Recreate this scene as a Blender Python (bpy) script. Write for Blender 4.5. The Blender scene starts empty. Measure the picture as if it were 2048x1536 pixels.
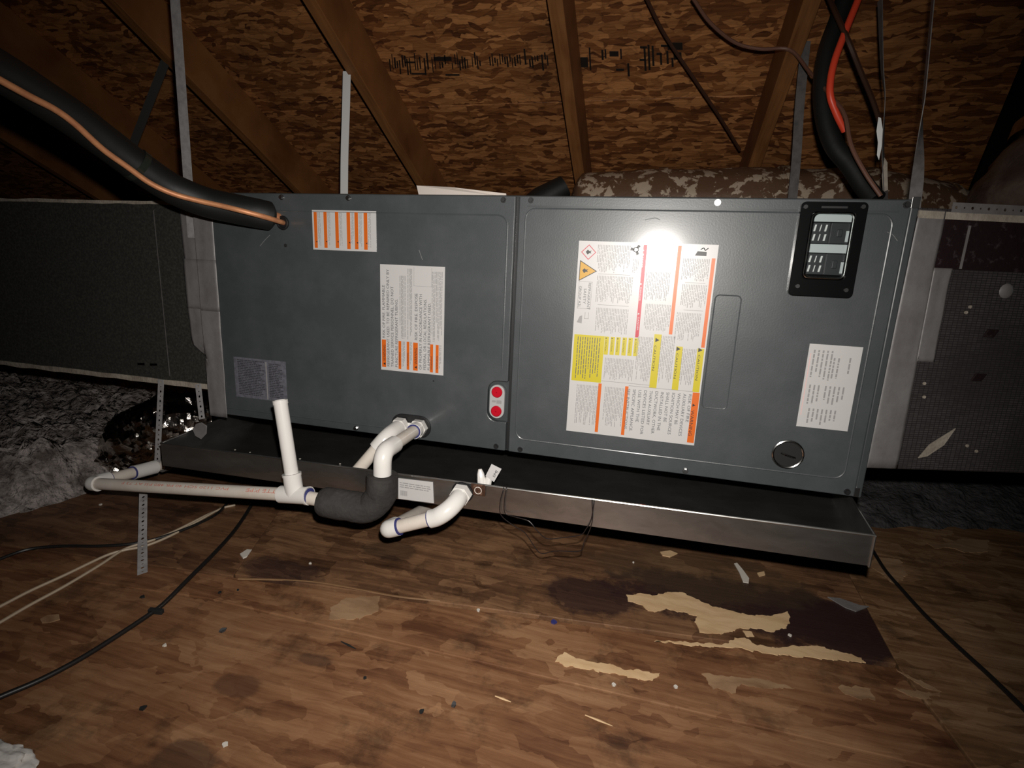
import bpy, bmesh, math, random
from mathutils import Vector, Matrix, noise
random.seed(7)
SC = bpy.context.scene
COL = SC.collection

# ------------------------------------------------------------------ camera
# pose solved from the cabinet's corners; world x runs along the air handler, y away from the viewer, z up, floor z = 0
FPX = 1050.0
C_R = Vector((0.96611, 0.25448, 0.04327))
C_D = Vector((0.09572, -0.19752, -0.97562))
C_F = Vector((-0.23973, 0.94669, -0.21518))
CAM = Vector((1.04496, -1.04630, 0.63161))
cd = bpy.data.cameras.new('camera'); cam = bpy.data.objects.new('camera', cd); COL.objects.link(cam)
cd.sensor_fit = 'HORIZONTAL'; cd.sensor_width = 36.0; cd.lens = 36.0 * FPX / 2048.0
cd.clip_start = 0.02; cd.clip_end = 60
m = Matrix((C_R, -C_D, -C_F)).transposed().to_4x4(); m.translation = CAM
cam.matrix_world = m
SC.camera = cam

# ------------------------------------------------------------------ world, flash, exposure
SC.view_settings.view_transform = 'Standard'; SC.view_settings.look = 'None'
SC.view_settings.exposure = 0.0; SC.view_settings.gamma = 1.0
SC.view_settings.use_curve_mapping = False
SC.cycles.max_bounces = 6; SC.cycles.diffuse_bounces = 3; SC.cycles.glossy_bounces = 3; SC.cycles.transmission_bounces = 6
SC.cycles.caustics_reflective = False; SC.cycles.caustics_refractive = False
W = bpy.data.worlds.new('attic_dark'); SC.world = W; W.use_nodes = True
W.node_tree.nodes['Background'].inputs[0].default_value = (0.9, 0.8, 0.7, 1)
W.node_tree.nodes['Background'].inputs[1].default_value = 0.008
ld = bpy.data.lights.new('phone_flash', 'SPOT'); flash = bpy.data.objects.new('phone_flash', ld); COL.objects.link(flash)
ld.energy = 56.0; ld.color = (1.0, 0.95, 0.89); ld.spot_size = math.radians(120); ld.spot_blend = 1.0
ld.shadow_soft_size = 0.010
fm = Matrix((C_R, -C_D, -C_F)).transposed()
aim = (C_F - C_R * 0.04 + C_D * 0.06).normalized()
fl = aim.to_track_quat('-Z', 'Y').to_matrix().to_4x4(); fl.translation = CAM + C_R * 0.02 - C_D * 0.07
flash.matrix_world = fl

# ------------------------------------------------------------------ measuring helpers
def ray(px, py): return C_R * ((px - 1024) / FPX) + C_D * ((py - 768) / FPX) + C_F
def atY(px, py, Y): d = ray(px, py); return CAM + d * ((Y - CAM.y) / d.y)
def atZ(px, py, Z): d = ray(px, py); return CAM + d * ((Z - CAM.z) / d.z)
def atX(px, py, X): d = ray(px, py); return CAM + d * ((X - CAM.x) / d.x)
def onroof(px, py, z0, t):
    d = ray(px, py); k = (z0 - t * CAM.y - CAM.z) / (d.z + t * d.y); return CAM + d * k
def FX(px, py): p = atY(px, py, 0.0); return (p.x, p.z)
def V(*a): return Vector(a)

# ------------------------------------------------------------------ material helpers
def nmat(name):
    mt = bpy.data.materials.new(name); mt.use_nodes = True
    nt = mt.node_tree; return mt, nt, nt.nodes['Principled BSDF']
def nd(nt, typ, ins=None, **props):
    n = nt.nodes.new(typ)
    for k, v in props.items(): setattr(n, k, v)
    if ins:
        for k, v in ins.items():
            if isinstance(v, bpy.types.NodeSocket): nt.links.new(v, n.inputs[k])
            else: n.inputs[k].default_value = v
    return n
def ramp(nt, fac, stops, interp='LINEAR'):
    n = nt.nodes.new('ShaderNodeValToRGB'); n.color_ramp.interpolation = interp
    cr = n.color_ramp
    while len(cr.elements) < len(stops): cr.elements.new(0.5)
    for e, (p, c) in zip(cr.elements, stops):
        e.position = p; e.color = (c[0], c[1], c[2], 1) if not isinstance(c, (int, float)) else (c, c, c, 1)
    nt.links.new(fac, n.inputs[0]); return n.outputs[0]
def mixc(nt, fac, a, b, mode='MIX'):
    n = nt.nodes.new('ShaderNodeMix'); n.data_type = 'RGBA'; n.blend_type = mode
    for sock, v in ((n.inputs[0], fac), (n.inputs[6], a), (n.inputs[7], b)):
        if isinstance(v, bpy.types.NodeSocket): nt.links.new(v, sock)
        elif isinstance(v, (int, float)): sock.default_value = v
        else: sock.default_value = (v[0], v[1], v[2], 1)
    return n.outputs[2]
def coords(nt, scale=(1, 1, 1), rot=(0, 0, 0), loc=(0, 0, 0), warp=0.0, wscale=3.0):
    tc = nt.nodes.new('ShaderNodeTexCoord')
    mp = nd(nt, 'ShaderNodeMapping', {'Location': loc, 'Rotation': rot, 'Scale': scale})
    src = tc.outputs['Object']
    if warp:
        nz = nd(nt, 'ShaderNodeTexNoise', {'Vector': src, 'Scale': wscale, 'Detail': 3.0})
        sub = nd(nt, 'ShaderNodeVectorMath', {0: nz.outputs['Color'], 1: (0.5, 0.5, 0.5)}, operation='SUBTRACT')
        sc = nd(nt, 'ShaderNodeVectorMath', {0: sub.outputs[0], 'Scale': warp}, operation='SCALE')
        src = nd(nt, 'ShaderNodeVectorMath', {0: src, 1: sc.outputs[0]}, operation='ADD').outputs[0]
    nt.links.new(src, mp.inputs['Vector']); return mp.outputs[0]
def bumpto(nt, bs, h, strength=0.3, dist=0.002):
    b = nd(nt, 'ShaderNodeBump', {'Height': h, 'Strength': strength, 'Distance': dist}); nt.links.new(b.outputs[0], bs.inputs['Normal'])
def simple(name, col, rough=0.5, metal=0.0, bump=None, vary=None, spec=0.5, coat=0.0, alpha=None, trans=0.0):
    mt, nt, bs = nmat(name)
    bs.inputs['Base Color'].default_value = (*col, 1); bs.inputs['Roughness'].default_value = rough
    bs.inputs['Metallic'].default_value = metal; bs.inputs['Specular IOR Level'].default_value = spec
    bs.inputs['Coat Weight'].default_value = coat; bs.inputs['Coat Roughness'].default_value = 0.15
    if trans: bs.inputs['Transmission Weight'].default_value = trans
    if vary:   # (scale, colour2, lo, hi)
        nz = nd(nt, 'ShaderNodeTexNoise', {'Vector': coords(nt), 'Scale': vary[0], 'Detail': 5.0, 'Roughness': 0.65})
        f = ramp(nt, nz.outputs[0], [(vary[2], 0.0), (vary[3], 1.0)])
        nt.links.new(mixc(nt, f, col, vary[1]), bs.inputs['Base Color'])
    if bump:   # (scale, strength, distance)
        nz = nd(nt, 'ShaderNodeTexNoise', {'Vector': coords(nt), 'Scale': bump[0], 'Detail': 3.0})
        bumpto(nt, bs, nz.outputs[0], bump[1], bump[2])
    return mt

def osb(name, dark, mid, light, seed=0.0, tone=1.0):
    mt, nt, bs = nmat(name)
    c1 = coords(nt, (13, 62, 62), loc=(seed, seed, 0), warp=0.07, wscale=9.0)
    v1 = nd(nt, 'ShaderNodeTexVoronoi', {'Vector': c1, 'Scale': 1.0, 'Randomness': 1.0})
    c2 = coords(nt, (24, 60, 60), rot=(0, 0, 0.6), loc=(seed + 3, 1, 0), warp=0.08, wscale=8.0)
    v2 = nd(nt, 'ShaderNodeTexVoronoi', {'Vector': c2, 'Scale': 1.0, 'Randomness': 1.0})
    s1 = nd(nt, 'ShaderNodeSeparateColor', {0: v1.outputs['Color']}); s2 = nd(nt, 'ShaderNodeSeparateColor', {0: v2.outputs['Color']})
    pick = nd(nt, 'ShaderNodeMath', {0: s2.outputs[1], 1: 0.62}, operation='GREATER_THAN')
    mx = nd(nt, 'ShaderNodeMix', {0: pick.outputs[0], 2: s1.outputs[0], 3: s2.outputs[0]}); val = mx.outputs[0]
    g = nd(nt, 'ShaderNodeTexNoise', {'Vector': coords(nt, (14, 160, 160)), 'Scale': 1.0, 'Detail': 4.0})
    big = nd(nt, 'ShaderNodeTexNoise', {'Vector': coords(nt, loc=(seed, 2, 5)), 'Scale': 3.4, 'Detail': 5.0})
    a = nd(nt, 'ShaderNodeMath', {0: val, 1: 0.62}, operation='MULTIPLY')
    b = nd(nt, 'ShaderNodeMath', {0: g.outputs[0], 1: 0.38, 2: a.outputs[0]}, operation='MULTIPLY_ADD')
    col = ramp(nt, b.outputs[0], [(0.14, dark), (0.40, mid), (0.62, tuple((p + q) / 2 for p, q in zip(mid, light))), (0.9, light)])
    dk = ramp(nt, big.outputs[0], [(0.30, 0.62), (0.52, 1.0)])
    col = mixc(nt, 1.0, col, dk, 'MULTIPLY')
    edge = nd(nt, 'ShaderNodeTexVoronoi', {'Vector': c1, 'Scale': 1.0}, feature='DISTANCE_TO_EDGE')
    ef = ramp(nt, edge.outputs[0], [(0.0, 0.55), (0.08, 1.0)])
    col = mixc(nt, 0.6, col, ef, 'MULTIPLY')
    nt.links.new(col, bs.inputs['Base Color']); bs.inputs['Roughness'].default_value = 0.62
    bumpto(nt, bs, b.outputs[0], 0.55, 0.006)
    return mt

def plywood(name, dark, mid, light, stains=(), seed=0.0, yaw=0.1, pale=None, palecol=(0.62, 0.42, 0.24)):
    """floor sheet: overlapping veneer / strand patches, long grain, blotchy water stains with their own outlines"""
    mt, nt, bs = nmat(name)
    cA = coords(nt, (7.5, 24, 9), rot=(0, 0, yaw + 0.45), loc=(seed, seed, 0), warp=0.085, wscale=16.0)
    vA = nd(nt, 'ShaderNodeTexVoronoi', {'Vector': cA, 'Scale': 1.0, 'Randomness': 1.0})
    cB = coords(nt, (12, 34, 9), rot=(0, 0, yaw - 0.4), loc=(1 + seed, 4, 0), warp=0.07, wscale=18.0)
    vB = nd(nt, 'ShaderNodeTexVoronoi', {'Vector': cB, 'Scale': 1.0, 'Randomness': 1.0})
    sA = nd(nt, 'ShaderNodeSeparateColor', {0: vA.outputs['Color']}); sB = nd(nt, 'ShaderNodeSeparateColor', {0: vB.outputs['Color']})
    pick = nd(nt, 'ShaderNodeMath', {0: sB.outputs[1], 1: 0.55}, operation='GREATER_THAN')
    mx = nd(nt, 'ShaderNodeMix', {0: pick.outputs[0], 2: sA.outputs[0], 3: sB.outputs[0]})
    g = nd(nt, 'ShaderNodeTexNoise', {'Vector': coords(nt, (5, 70, 20), rot=(0, 0, yaw), warp=0.05), 'Scale': 1.0, 'Detail': 6.0, 'Roughness': 0.65})
    bl = nd(nt, 'ShaderNodeTexNoise', {'Vector': coords(nt, (1, 1.6, 1), loc=(seed, 0, 3)), 'Scale': 5.0, 'Detail': 7.0, 'Roughness': 0.62})
    a = nd(nt, 'ShaderNodeMath', {0: mx.outputs[0], 1: 0.17}, operation='MULTIPLY')
    b = nd(nt, 'ShaderNodeMath', {0: g.outputs[0], 1: 0.50, 2: a.outputs[0]}, operation='MULTIPLY_ADD')
    c = nd(nt, 'ShaderNodeMath', {0: bl.outputs[0], 1: 0.45, 2: b.outputs[0]}, operation='MULTIPLY_ADD')
    col = ramp(nt, c.outputs[0], [(0.40, dark), (0.54, mid), (0.72, light)])
    sp = nd(nt, 'ShaderNodeTexNoise', {'Vector': coords(nt, loc=(7, seed, 1)), 'Scale': 9.0, 'Detail': 8.0, 'Roughness': 0.7})
    sm = ramp(nt, sp.outputs[0], [(0.36, 0.40), (0.47, 1.0)])
    col = mixc(nt, 0.75, col, sm, 'MULTIPLY')
    for (cx, cy, rx, ry, ang, k, scol) in stains:
        tc = nt.nodes.new('ShaderNodeTexCoord')
        nz = nd(nt, 'ShaderNodeTexNoise', {'Vector': tc.outputs['Object'], 'Scale': 14.0, 'Detail': 7.0, 'Roughness': 0.62})
        off = nd(nt, 'ShaderNodeVectorMath', {0: tc.outputs['Object'], 1: (-cx, -cy, 0)}, operation='ADD')
        rt = nd(nt, 'ShaderNodeMapping', {'Vector': off.outputs[0], 'Rotation': (0, 0, -ang), 'Scale': (1 / rx, 1 / ry, 0.0)})
        ln = nd(nt, 'ShaderNodeVectorMath', {0: rt.outputs[0]}, operation='LENGTH')
        s = nd(nt, 'ShaderNodeMath', {0: nz.outputs[0], 1: 1.5, 2: ln.outputs['Value']}, operation='MULTIPLY_ADD')
        mk = ramp(nt, nd(nt, 'ShaderNodeMath', {0: s.outputs[0], 1: 0.5}, operation='MULTIPLY').outputs[0], [(0.80, k), (0.92, 0.0)])
        col = mixc(nt, mk, col, scol)
    nt.links.new(col, bs.inputs['Base Color']); bs.inputs['Roughness'].default_value = 0.55
    bs.inputs['Specular IOR Level'].default_value = 0.35
    bumpto(nt, bs, c.outputs[0], 0.45, 0.006)
    return mt

def lumber(name, c0, c1, along='Y'):
    mt, nt, bs = nmat(name)
    sc = (60, 4, 4) if along == 'Y' else (4, 60, 60)
    g = nd(nt, 'ShaderNodeTexNoise', {'Vector': coords(nt, sc, warp=0.02), 'Scale': 1.0, 'Detail': 5.0, 'Roughness': 0.6})
    k = nd(nt, 'ShaderNodeTexNoise', {'Vector': coords(nt), 'Scale': 7.0, 'Detail': 3.0})
    f = nd(nt, 'ShaderNodeMath', {0: k.outputs[0], 1: 0.5, 2: g.outputs[0]}, operation='MULTIPLY_ADD')
    nt.links.new(ramp(nt, f.outputs[0], [(0.5, c0), (0.95, c1)]), bs.inputs['Base Color'])
    bs.inputs['Roughness'].default_value = 0.6; bumpto(nt, bs, g.outputs[0], 0.3, 0.002)
    return mt

def patched(name, c0, c1, scale, lo, hi, rough=0.6, metal=0.0, bump=0.4, dist=0.004, stretch=(1, 1, 1)):
    mt, nt, bs = nmat(name)
    nz = nd(nt, 'ShaderNodeTexNoise', {'Vector': coords(nt, stretch, warp=0.08, wscale=8), 'Scale': scale, 'Detail': 6.0, 'Roughness': 0.62})
    f = ramp(nt, nz.outputs[0], [(lo, 0.0), (hi, 1.0)])
    nt.links.new(mixc(nt, f, c0, c1), bs.inputs['Base Color'])
    bs.inputs['Roughness'].default_value = rough; bs.inputs['Metallic'].default_value = metal
    bumpto(nt, bs, nz.outputs[0], bump, dist)
    return mt

M = {}
M['paint'] = simple('cabinet_paint', (0.056, 0.064, 0.068), 0.40, 0.0, bump=(330, 0.20, 0.0007), vary=(9.0, (0.080, 0.088, 0.092), 0.42, 0.78), spec=0.5, coat=0.55)
M['paint_edge'] = simple('cabinet_paint_edge', (0.050, 0.057, 0.060), 0.38, spec=0.5)
M['inside'] = simple('cabinet_inside', (0.012, 0.012, 0.013), 0.7)
M['galv'] = patched('galvanised_pan', (0.36, 0.35, 0.335), (0.55, 0.54, 0.52), 14, 0.35, 0.7, rough=0.31, metal=0.96, bump=0.12, dist=0.002, stretch=(0.6, 1, 2))
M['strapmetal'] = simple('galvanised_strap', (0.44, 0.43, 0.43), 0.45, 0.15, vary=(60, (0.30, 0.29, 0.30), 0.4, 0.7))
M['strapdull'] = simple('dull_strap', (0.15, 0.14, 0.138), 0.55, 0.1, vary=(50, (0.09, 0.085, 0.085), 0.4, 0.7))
M['strapdim'] = simple('dim_strap', (0.055, 0.05, 0.047), 0.6)  # low light on the far left strap put into its dark colour
M['strapbright'] = simple('bright_strap', (0.94, 0.95, 0.94), 0.45, 0.1)  # flash glare on galvanised strap put into the white; also the peeling paint
M['pvc'] = simple('white_pvc', (0.70, 0.64, 0.57), 0.28, vary=(25, (0.62, 0.55, 0.48), 0.4, 0.75))
M['pvc_fit'] = simple('white_pvc_fitting', (0.76, 0.74, 0.71), 0.22)
M['primer'] = simple('purple_primer', (0.035, 0.04, 0.17), 0.4)
M['foam'] = simple('black_foam', (0.030, 0.028, 0.027), 0.85, bump=(120, 0.6, 0.003), vary=(22, (0.058, 0.054, 0.052), 0.4, 0.75), spec=0.2)
M['rubber'] = simple('black_rubber', (0.010, 0.010, 0.011), 0.5)
M['linefoam'] = simple('black_line_insulation', (0.007, 0.008, 0.008), 0.55, bump=(40, 0.2, 0.003))
M['copper'] = simple('copper', (0.74, 0.34, 0.16), 0.5, 0.3, vary=(50, (0.58, 0.24, 0.12), 0.4, 0.7))
M['white'] = simple('label_white', (0.56, 0.55, 0.545), 0.38, coat=0.3)
M['whitepaper'] = simple('white_paper', (0.74, 0.66, 0.60), 0.6)
M['orange'] = simple('label_orange', (0.66, 0.13, 0.012), 0.4)
M['redink'] = simple('label_red', (0.50, 0.02, 0.045), 0.4)
M['yellow'] = simple('label_yellow', (0.55, 0.46, 0.015), 0.4)
M['amber'] = simple('label_amber', (0.58, 0.31, 0.015), 0.4)
M['ink'] = simple('label_ink', (0.10, 0.10, 0.105), 0.45)
M['greyink'] = simple('label_grey_ink', (0.30, 0.29, 0.29), 0.45)
M['blackink'] = simple('label_black_ink', (0.02, 0.02, 0.02), 0.45)
M['pinkink'] = simple('pipe_red_print', (0.62, 0.22, 0.17), 0.4)
M['plategrey'] = simple('nameplate_grey', (0.16, 0.16, 0.19), 0.5, vary=(90, (0.10, 0.10, 0.12), 0.4, 0.65))
M['plateink'] = simple('nameplate_ink', (0.05, 0.05, 0.06), 0.5)
M['redcap'] = simple('red_plug', (0.50, 0.006, 0.02), 0.28)
M['greyplate'] = simple('grey_plug_plate', (0.42, 0.42, 0.42), 0.4)
M['bezel'] = simple('black_bezel', (0.004, 0.0042, 0.0045), 0.22, spec=0.3)
M['breaker'] = simple('breaker_black', (0.03, 0.03, 0.034), 0.4)
M['breakerlight'] = simple('breaker_grey', (0.62, 0.66, 0.66), 0.3)
M['handle'] = simple('breaker_handle', (0.85, 0.85, 0.83), 0.3)
M['chrome'] = simple('chrome', (0.7, 0.7, 0.68), 0.18, 1.0)
M['screw'] = simple('zinc_screw', (0.42, 0.42, 0.42), 0.3, 1.0)
M['darkglass'] = simple('dark_lens', (0.03, 0.03, 0.03), 0.12)
M['ductboard'] = simple('charcoal_duct_board', (0.028, 0.028, 0.025), 0.75, bump=(350, 0.5, 0.001), vary=(160, (0.056, 0.055, 0.048), 0.42, 0.66), spec=0.25)
M['ductedge'] = simple('duct_board_edge', (0.45, 0.40, 0.33), 0.8, bump=(90, 0.6, 0.004), vary=(20, (0.25, 0.21, 0.17), 0.35, 0.7))
M['tape'] = simple('grey_foil_tape', (0.24, 0.23, 0.228), 0.5, 0.15, bump=(70, 0.35, 0.002), vary=(16, (0.18, 0.168, 0.168), 0.35, 0.7))
M['foil'] = patched('crumpled_foil', (0.34, 0.31, 0.28), (0.62, 0.58, 0.54), 22, 0.35, 0.65, rough=0.14, metal=1.0, bump=0.6, dist=0.008)
M['flex'] = patched('brown_jacket_mastic', (0.12, 0.064, 0.036), (0.46, 0.37, 0.28), 24, 0.52, 0.555, rough=0.5, metal=0.1, bump=0.35, dist=0.006)
M['brownfoil'] = patched('brown_foil_boot', (0.07, 0.046, 0.038), (0.22, 0.17, 0.14), 9, 0.40, 0.72, rough=0.32, metal=0.3, bump=0.6, dist=0.01)
M['scrimband'] = simple('dark_brown_scrim', (0.028, 0.016, 0.017), 0.4, 0.3, bump=(120, 0.5, 0.002), vary=(55, (0.10, 0.075, 0.08), 0.58, 0.72))
M['orangewire'] = simple('orange_cable', (0.78, 0.07, 0.03), 0.4)
M['brownwire'] = simple('brown_thermostat_wire', (0.16, 0.075, 0.05), 0.5)
M['darkwire'] = simple('dark_brown_wire', (0.055, 0.022, 0.012), 0.55)
M['blackcable'] = simple('black_cable', (0.010, 0.009, 0.009), 0.45)
M['whitecable'] = simple('cream_cable', (0.46, 0.37, 0.27), 0.55)
M['thinwire'] = simple('thin_black_wire', (0.016, 0.012, 0.012), 0.25)
M['rust'] = simple('rusty_clip', (0.075, 0.035, 0.022), 0.5, 0.5, vary=(120, (0.22, 0.12, 0.08), 0.5, 0.65))
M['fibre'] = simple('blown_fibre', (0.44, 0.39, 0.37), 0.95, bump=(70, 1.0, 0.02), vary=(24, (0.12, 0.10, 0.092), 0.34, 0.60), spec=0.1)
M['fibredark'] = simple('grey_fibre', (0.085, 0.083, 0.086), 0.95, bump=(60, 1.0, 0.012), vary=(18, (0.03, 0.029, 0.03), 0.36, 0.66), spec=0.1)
M['gyp'] = simple('pale_rubble', (0.62, 0.60, 0.57), 0.9, bump=(40, 0.8, 0.006))
M['wood'] = lumber('rafter_lumber', (0.15, 0.053, 0.014), (0.32, 0.135, 0.042))
M['wooddark'] = lumber('support_lumber', (0.10, 0.05, 0.02), (0.22, 0.11, 0.05), 'X')
M['osb'] = osb('roof_osb', (0.085, 0.024, 0.007), (0.25, 0.088, 0.024), (0.66, 0.29, 0.10), 0.0)
M['osb2'] = osb('roof_osb_upper', (0.085, 0.024, 0.007), (0.235, 0.082, 0.022), (0.60, 0.26, 0.09), 9.0)
M['stamp'] = simple('stamp_ink', (0.012, 0.007, 0.005), 0.7)
M['veneer'] = patched('torn_pale_veneer', (0.66, 0.46, 0.26), (0.48, 0.30, 0.15), 16, 0.45, 0.75, rough=0.6, bump=0.3, dist=0.003, stretch=(0.5, 2, 1))
M['veneerdull'] = patched('torn_dull_veneer', (0.36, 0.225, 0.125), (0.20, 0.11, 0.055), 16, 0.42, 0.7, rough=0.6, bump=0.3, dist=0.003, stretch=(0.5, 2, 1))
M['plyedge'] = lumber('plywood_edge', (0.12, 0.058, 0.024), (0.26, 0.145, 0.065), 'X')
M['voidwall'] = simple('dark_gable', (0.03, 0.018, 0.012), 0.9)
M['subfloor'] = simple('subfloor_dark', (0.05, 0.025, 0.014), 0.8)
M['chip'] = simple('pale_chip', (0.62, 0.58, 0.52), 0.6)
M['darkchip'] = simple('dark_chip', (0.012, 0.014, 0.015), 0.6)
M['red'] = simple('red_bit', (0.75, 0.05, 0.03), 0.4)
mt, nt, bs = nmat('clear_cover')
tr_ = nd(nt, 'ShaderNodeBsdfTransparent', {'Color': (0.93, 0.95, 0.95, 1)}); gl_ = nd(nt, 'ShaderNodeBsdfGlossy', {'Color': (0.9, 0.95, 0.95, 1), 'Roughness': 0.08})
fz_ = nd(nt, 'ShaderNodeFresnel', {'IOR': 1.45}); mxs = nd(nt, 'ShaderNodeMixShader', {0: fz_.outputs[0], 1: tr_.outputs[0], 2: gl_.outputs[0]})
nt.links.new(mxs.outputs[0], nt.nodes['Material Output'].inputs['Surface']); M['clear'] = mt

# grid scrim for the right-hand duct
mt, nt, bs = nmat('scrim_duct_facing')
ck = nd(nt, 'ShaderNodeTexBrick', {'Vector': coords(nt, (1, 1, 1), rot=(math.radians(90), 0, 0)), 'Scale': 60.0, 'Mortar Size': 0.035, 'Color1': (0.070, 0.062, 0.063, 1), 'Color2': (0.10, 0.090, 0.091, 1), 'Mortar': (0.028, 0.024, 0.025, 1)}, offset=0.0)
bz = nd(nt, 'ShaderNodeTexNoise', {'Vector': coords(nt), 'Scale': 6.0, 'Detail': 4.0})
nt.links.new(mixc(nt, ramp(nt, bz.outputs[0], [(0.35, 0.0), (0.7, 0.8)]), ck.outputs[0], (0.036, 0.031, 0.031)), bs.inputs['Base Color'])
bs.inputs['Roughness'].default_value = 0.5; bs.inputs['Metallic'].default_value = 0.25
bumpto(nt, bs, ck.outputs['Fac'], 0.25, 0.001); M['scrim'] = mt

# ------------------------------------------------------------------ geometry helpers
def catmull(pts, n=6):
    pts = [Vector(p) for p in pts]
    if len(pts) < 3: return pts
    out = []
    P = [pts[0] * 2 - pts[1]] + pts + [pts[-1] * 2 - pts[-2]]
    for i in range(1, len(P) - 2):
        p0, p1, p2, p3 = P[i - 1], P[i], P[i + 1], P[i + 2]
        for k in range(n):
            t = k / n; t2 = t * t; t3 = t2 * t
            out.append(0.5 * ((2 * p1) + (p2 - p0) * t + (2 * p0 - 5 * p1 + 4 * p2 - p3) * t2 + (3 * p1 - p0 - 3 * p2 + p3) * t3))
    out.append(pts[-1]); return out

class MB:
    def __init__(s): s.v = []; s.f = []
    def add(s, vs, fs):
        o = len(s.v); s.v += [tuple(v) for v in vs]; s.f += [tuple(i + o for i in f) for f in fs]; return s
    def box(s, x0, x1, y0, y1, z0, z1):
        return s.obox(V((x0 + x1) / 2, (y0 + y1) / 2, (z0 + z1) / 2), V((x1 - x0) / 2, 0, 0), V(0, (y1 - y0) / 2, 0), V(0, 0, (z1 - z0) / 2))
    def obox(s, c, a, b, d):
        vs = [c + a * i + b * j + d * k for k in (-1, 1) for j in (-1, 1) for i in (-1, 1)]
        return s.add(vs, [(0, 2, 3, 1), (4, 5, 7, 6), (0, 1, 5, 4), (2, 6, 7, 3), (0, 4, 6, 2), (1, 3, 7, 5)])
    def prism(s, outline, ext):
        n = len(outline); ext = Vector(ext); a = [Vector(p) for p in outline]
        vs = a + [p + ext for p in a]
        fs = [tuple(range(n))[::-1], tuple(range(n, 2 * n))] + [(i, (i + 1) % n, n + (i + 1) % n, n + i) for i in range(n)]
        return s.add(vs, fs)
    def tube(s, path, r, n=14, cap=True, radial=None):
        path = [Vector(p) for p in path]; N = len(path)
        rs = r if isinstance(r, (list, tuple)) else [r] * N
        t = (path[1] - path[0]).normalized()
        u = t.cross(V(0, 0, 1)); u = t.cross(V(1, 0, 0)) if u.length < 0.1 else u
        u.normalize(); vs = []; fs = []
        for i, p in enumerate(path):
            tn = (path[min(i + 1, N - 1)] - path[max(i - 1, 0)]).normalized()
            u = (u - tn * u.dot(tn)).normalized(); w = tn.cross(u)
            for k in range(n):
                a = 2 * math.pi * k / n; rr = rs[i] * (radial(i, k) if radial else 1)
                vs.append(p + (u * math.cos(a) + w * math.sin(a)) * rr)
        for i in range(N - 1):
            for k in range(n):
                k2 = (k + 1) % n; fs.append((i * n + k, i * n + k2, (i + 1) * n + k2, (i + 1) * n + k))
        if cap: fs += [tuple(range(n))[::-1], tuple(range((N - 1) * n, N * n))]
        return s.add(vs, fs)
    def ribbon(s, path, wdir, width, thick):
        path = [Vector(p) for p in path]; N = len(path)
        wd = wdir if isinstance(wdir, list) else [wdir] * N; vs = []; fs = []
        for i, p in enumerate(path):
            tn = (path[min(i + 1, N - 1)] - path[max(i - 1, 0)]).normalized()
            w = Vector(wd[i]); w = (w - tn * w.dot(tn)).normalized(); nn = tn.cross(w)
            for a, b in ((-1, -1), (1, -1), (1, 1), (-1, 1)): vs.append(p + w * a * width / 2 + nn * b * thick / 2)
        for i in range(N - 1):
            for k in range(4):
                k2 = (k + 1) % 4; fs.append((i * 4 + k, i * 4 + k2, i * 4 + 4 + k2, i * 4 + 4 + k))
        fs += [(3, 2, 1, 0), tuple(range((N - 1) * 4, N * 4))]
        return s.add(vs, fs)
    def rect(s, x0, x1, z0, z1, y, t=0.0004):
        return s.box(min(x0, x1), max(x0, x1), y - t, y, min(z0, z1), max(z0, z1))
    def build(s, name, mat, parent=None, smooth=True, bevel=0.0, kind=None, label=None, ang=38):
        me = bpy.data.meshes.new(name); me.from_pydata(s.v, [], s.f); me.validate()
        bm = bmesh.new(); bm.from_mesh(me); bmesh.ops.recalc_face_normals(bm, faces=bm.faces); bm.to_mesh(me); bm.free()
        if smooth:
            me.polygons.foreach_set('use_smooth', [True] * len(me.polygons)); me.set_sharp_from_angle(angle=math.radians(ang))
        me.materials.append(M[mat] if isinstance(mat, str) else mat)
        o = bpy.data.objects.new(name, me); COL.objects.link(o)
        if parent is not None:
            o.parent = parent; o.matrix_parent_inverse = PM(parent)
        if bevel:
            b = o.modifiers.new('bevel', 'BEVEL'); b.width = bevel; b.segments = 2; b.limit_method = 'ANGLE'
        if kind: o['kind'] = kind
        if label: o['label'] = label
        return o
def PM(p):
    mw = Matrix.Translation(p.location)
    if p.parent is not None: mw = Matrix.Identity(4)
    return mw.inverted()
def thing(name, label, cat, loc, group=None):
    o = bpy.data.objects.new(name, None); COL.objects.link(o); o.empty_display_size = 0.05
    o.location = loc; o['label'] = label; o['category'] = cat
    if group: o['group'] = group
    return o
def tag(o, label, cat, group=None, kind=None):
    o['label'] = label; o['category'] = cat
    if group: o['group'] = group
    if kind: o['kind'] = kind
    return o
def struct(o, label=None):
    o['kind'] = 'structure'
    if label: o['label'] = label
    return o
def text_into(mb, body, x, z, y, length=None, size=0.006, rot=0.0):
    """flat lettering on a plane facing -y"""
    cu = bpy.data.curves.new('lettering', 'FONT'); cu.body = body; cu.size = 1.0; cu.resolution_u = 2
    ob = bpy.data.objects.new('lettering', cu); COL.objects.link(ob)
    bpy.context.view_layer.update()
    me = bpy.data.meshes.new_from_object(ob.evaluated_get(bpy.context.evaluated_depsgraph_get()))
    xs = [v.co.x for v in me.vertices] or [0]
    L = max(xs) or 1.0; sx = (length / L) if length else size; sy = size
    c, s = math.cos(rot), math.sin(rot)
    vs = []
    for v in me.vertices:
        a, b = v.co.x * sx, v.co.y * sy
        vs.append((x + a * c - b * s, y, z + a * s + b * c))
    mb.add(vs, [tuple(p.vertices) for p in me.polygons])
    bpy.data.objects.remove(ob); bpy.data.curves.remove(cu); bpy.data.meshes.remove(me)

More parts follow.
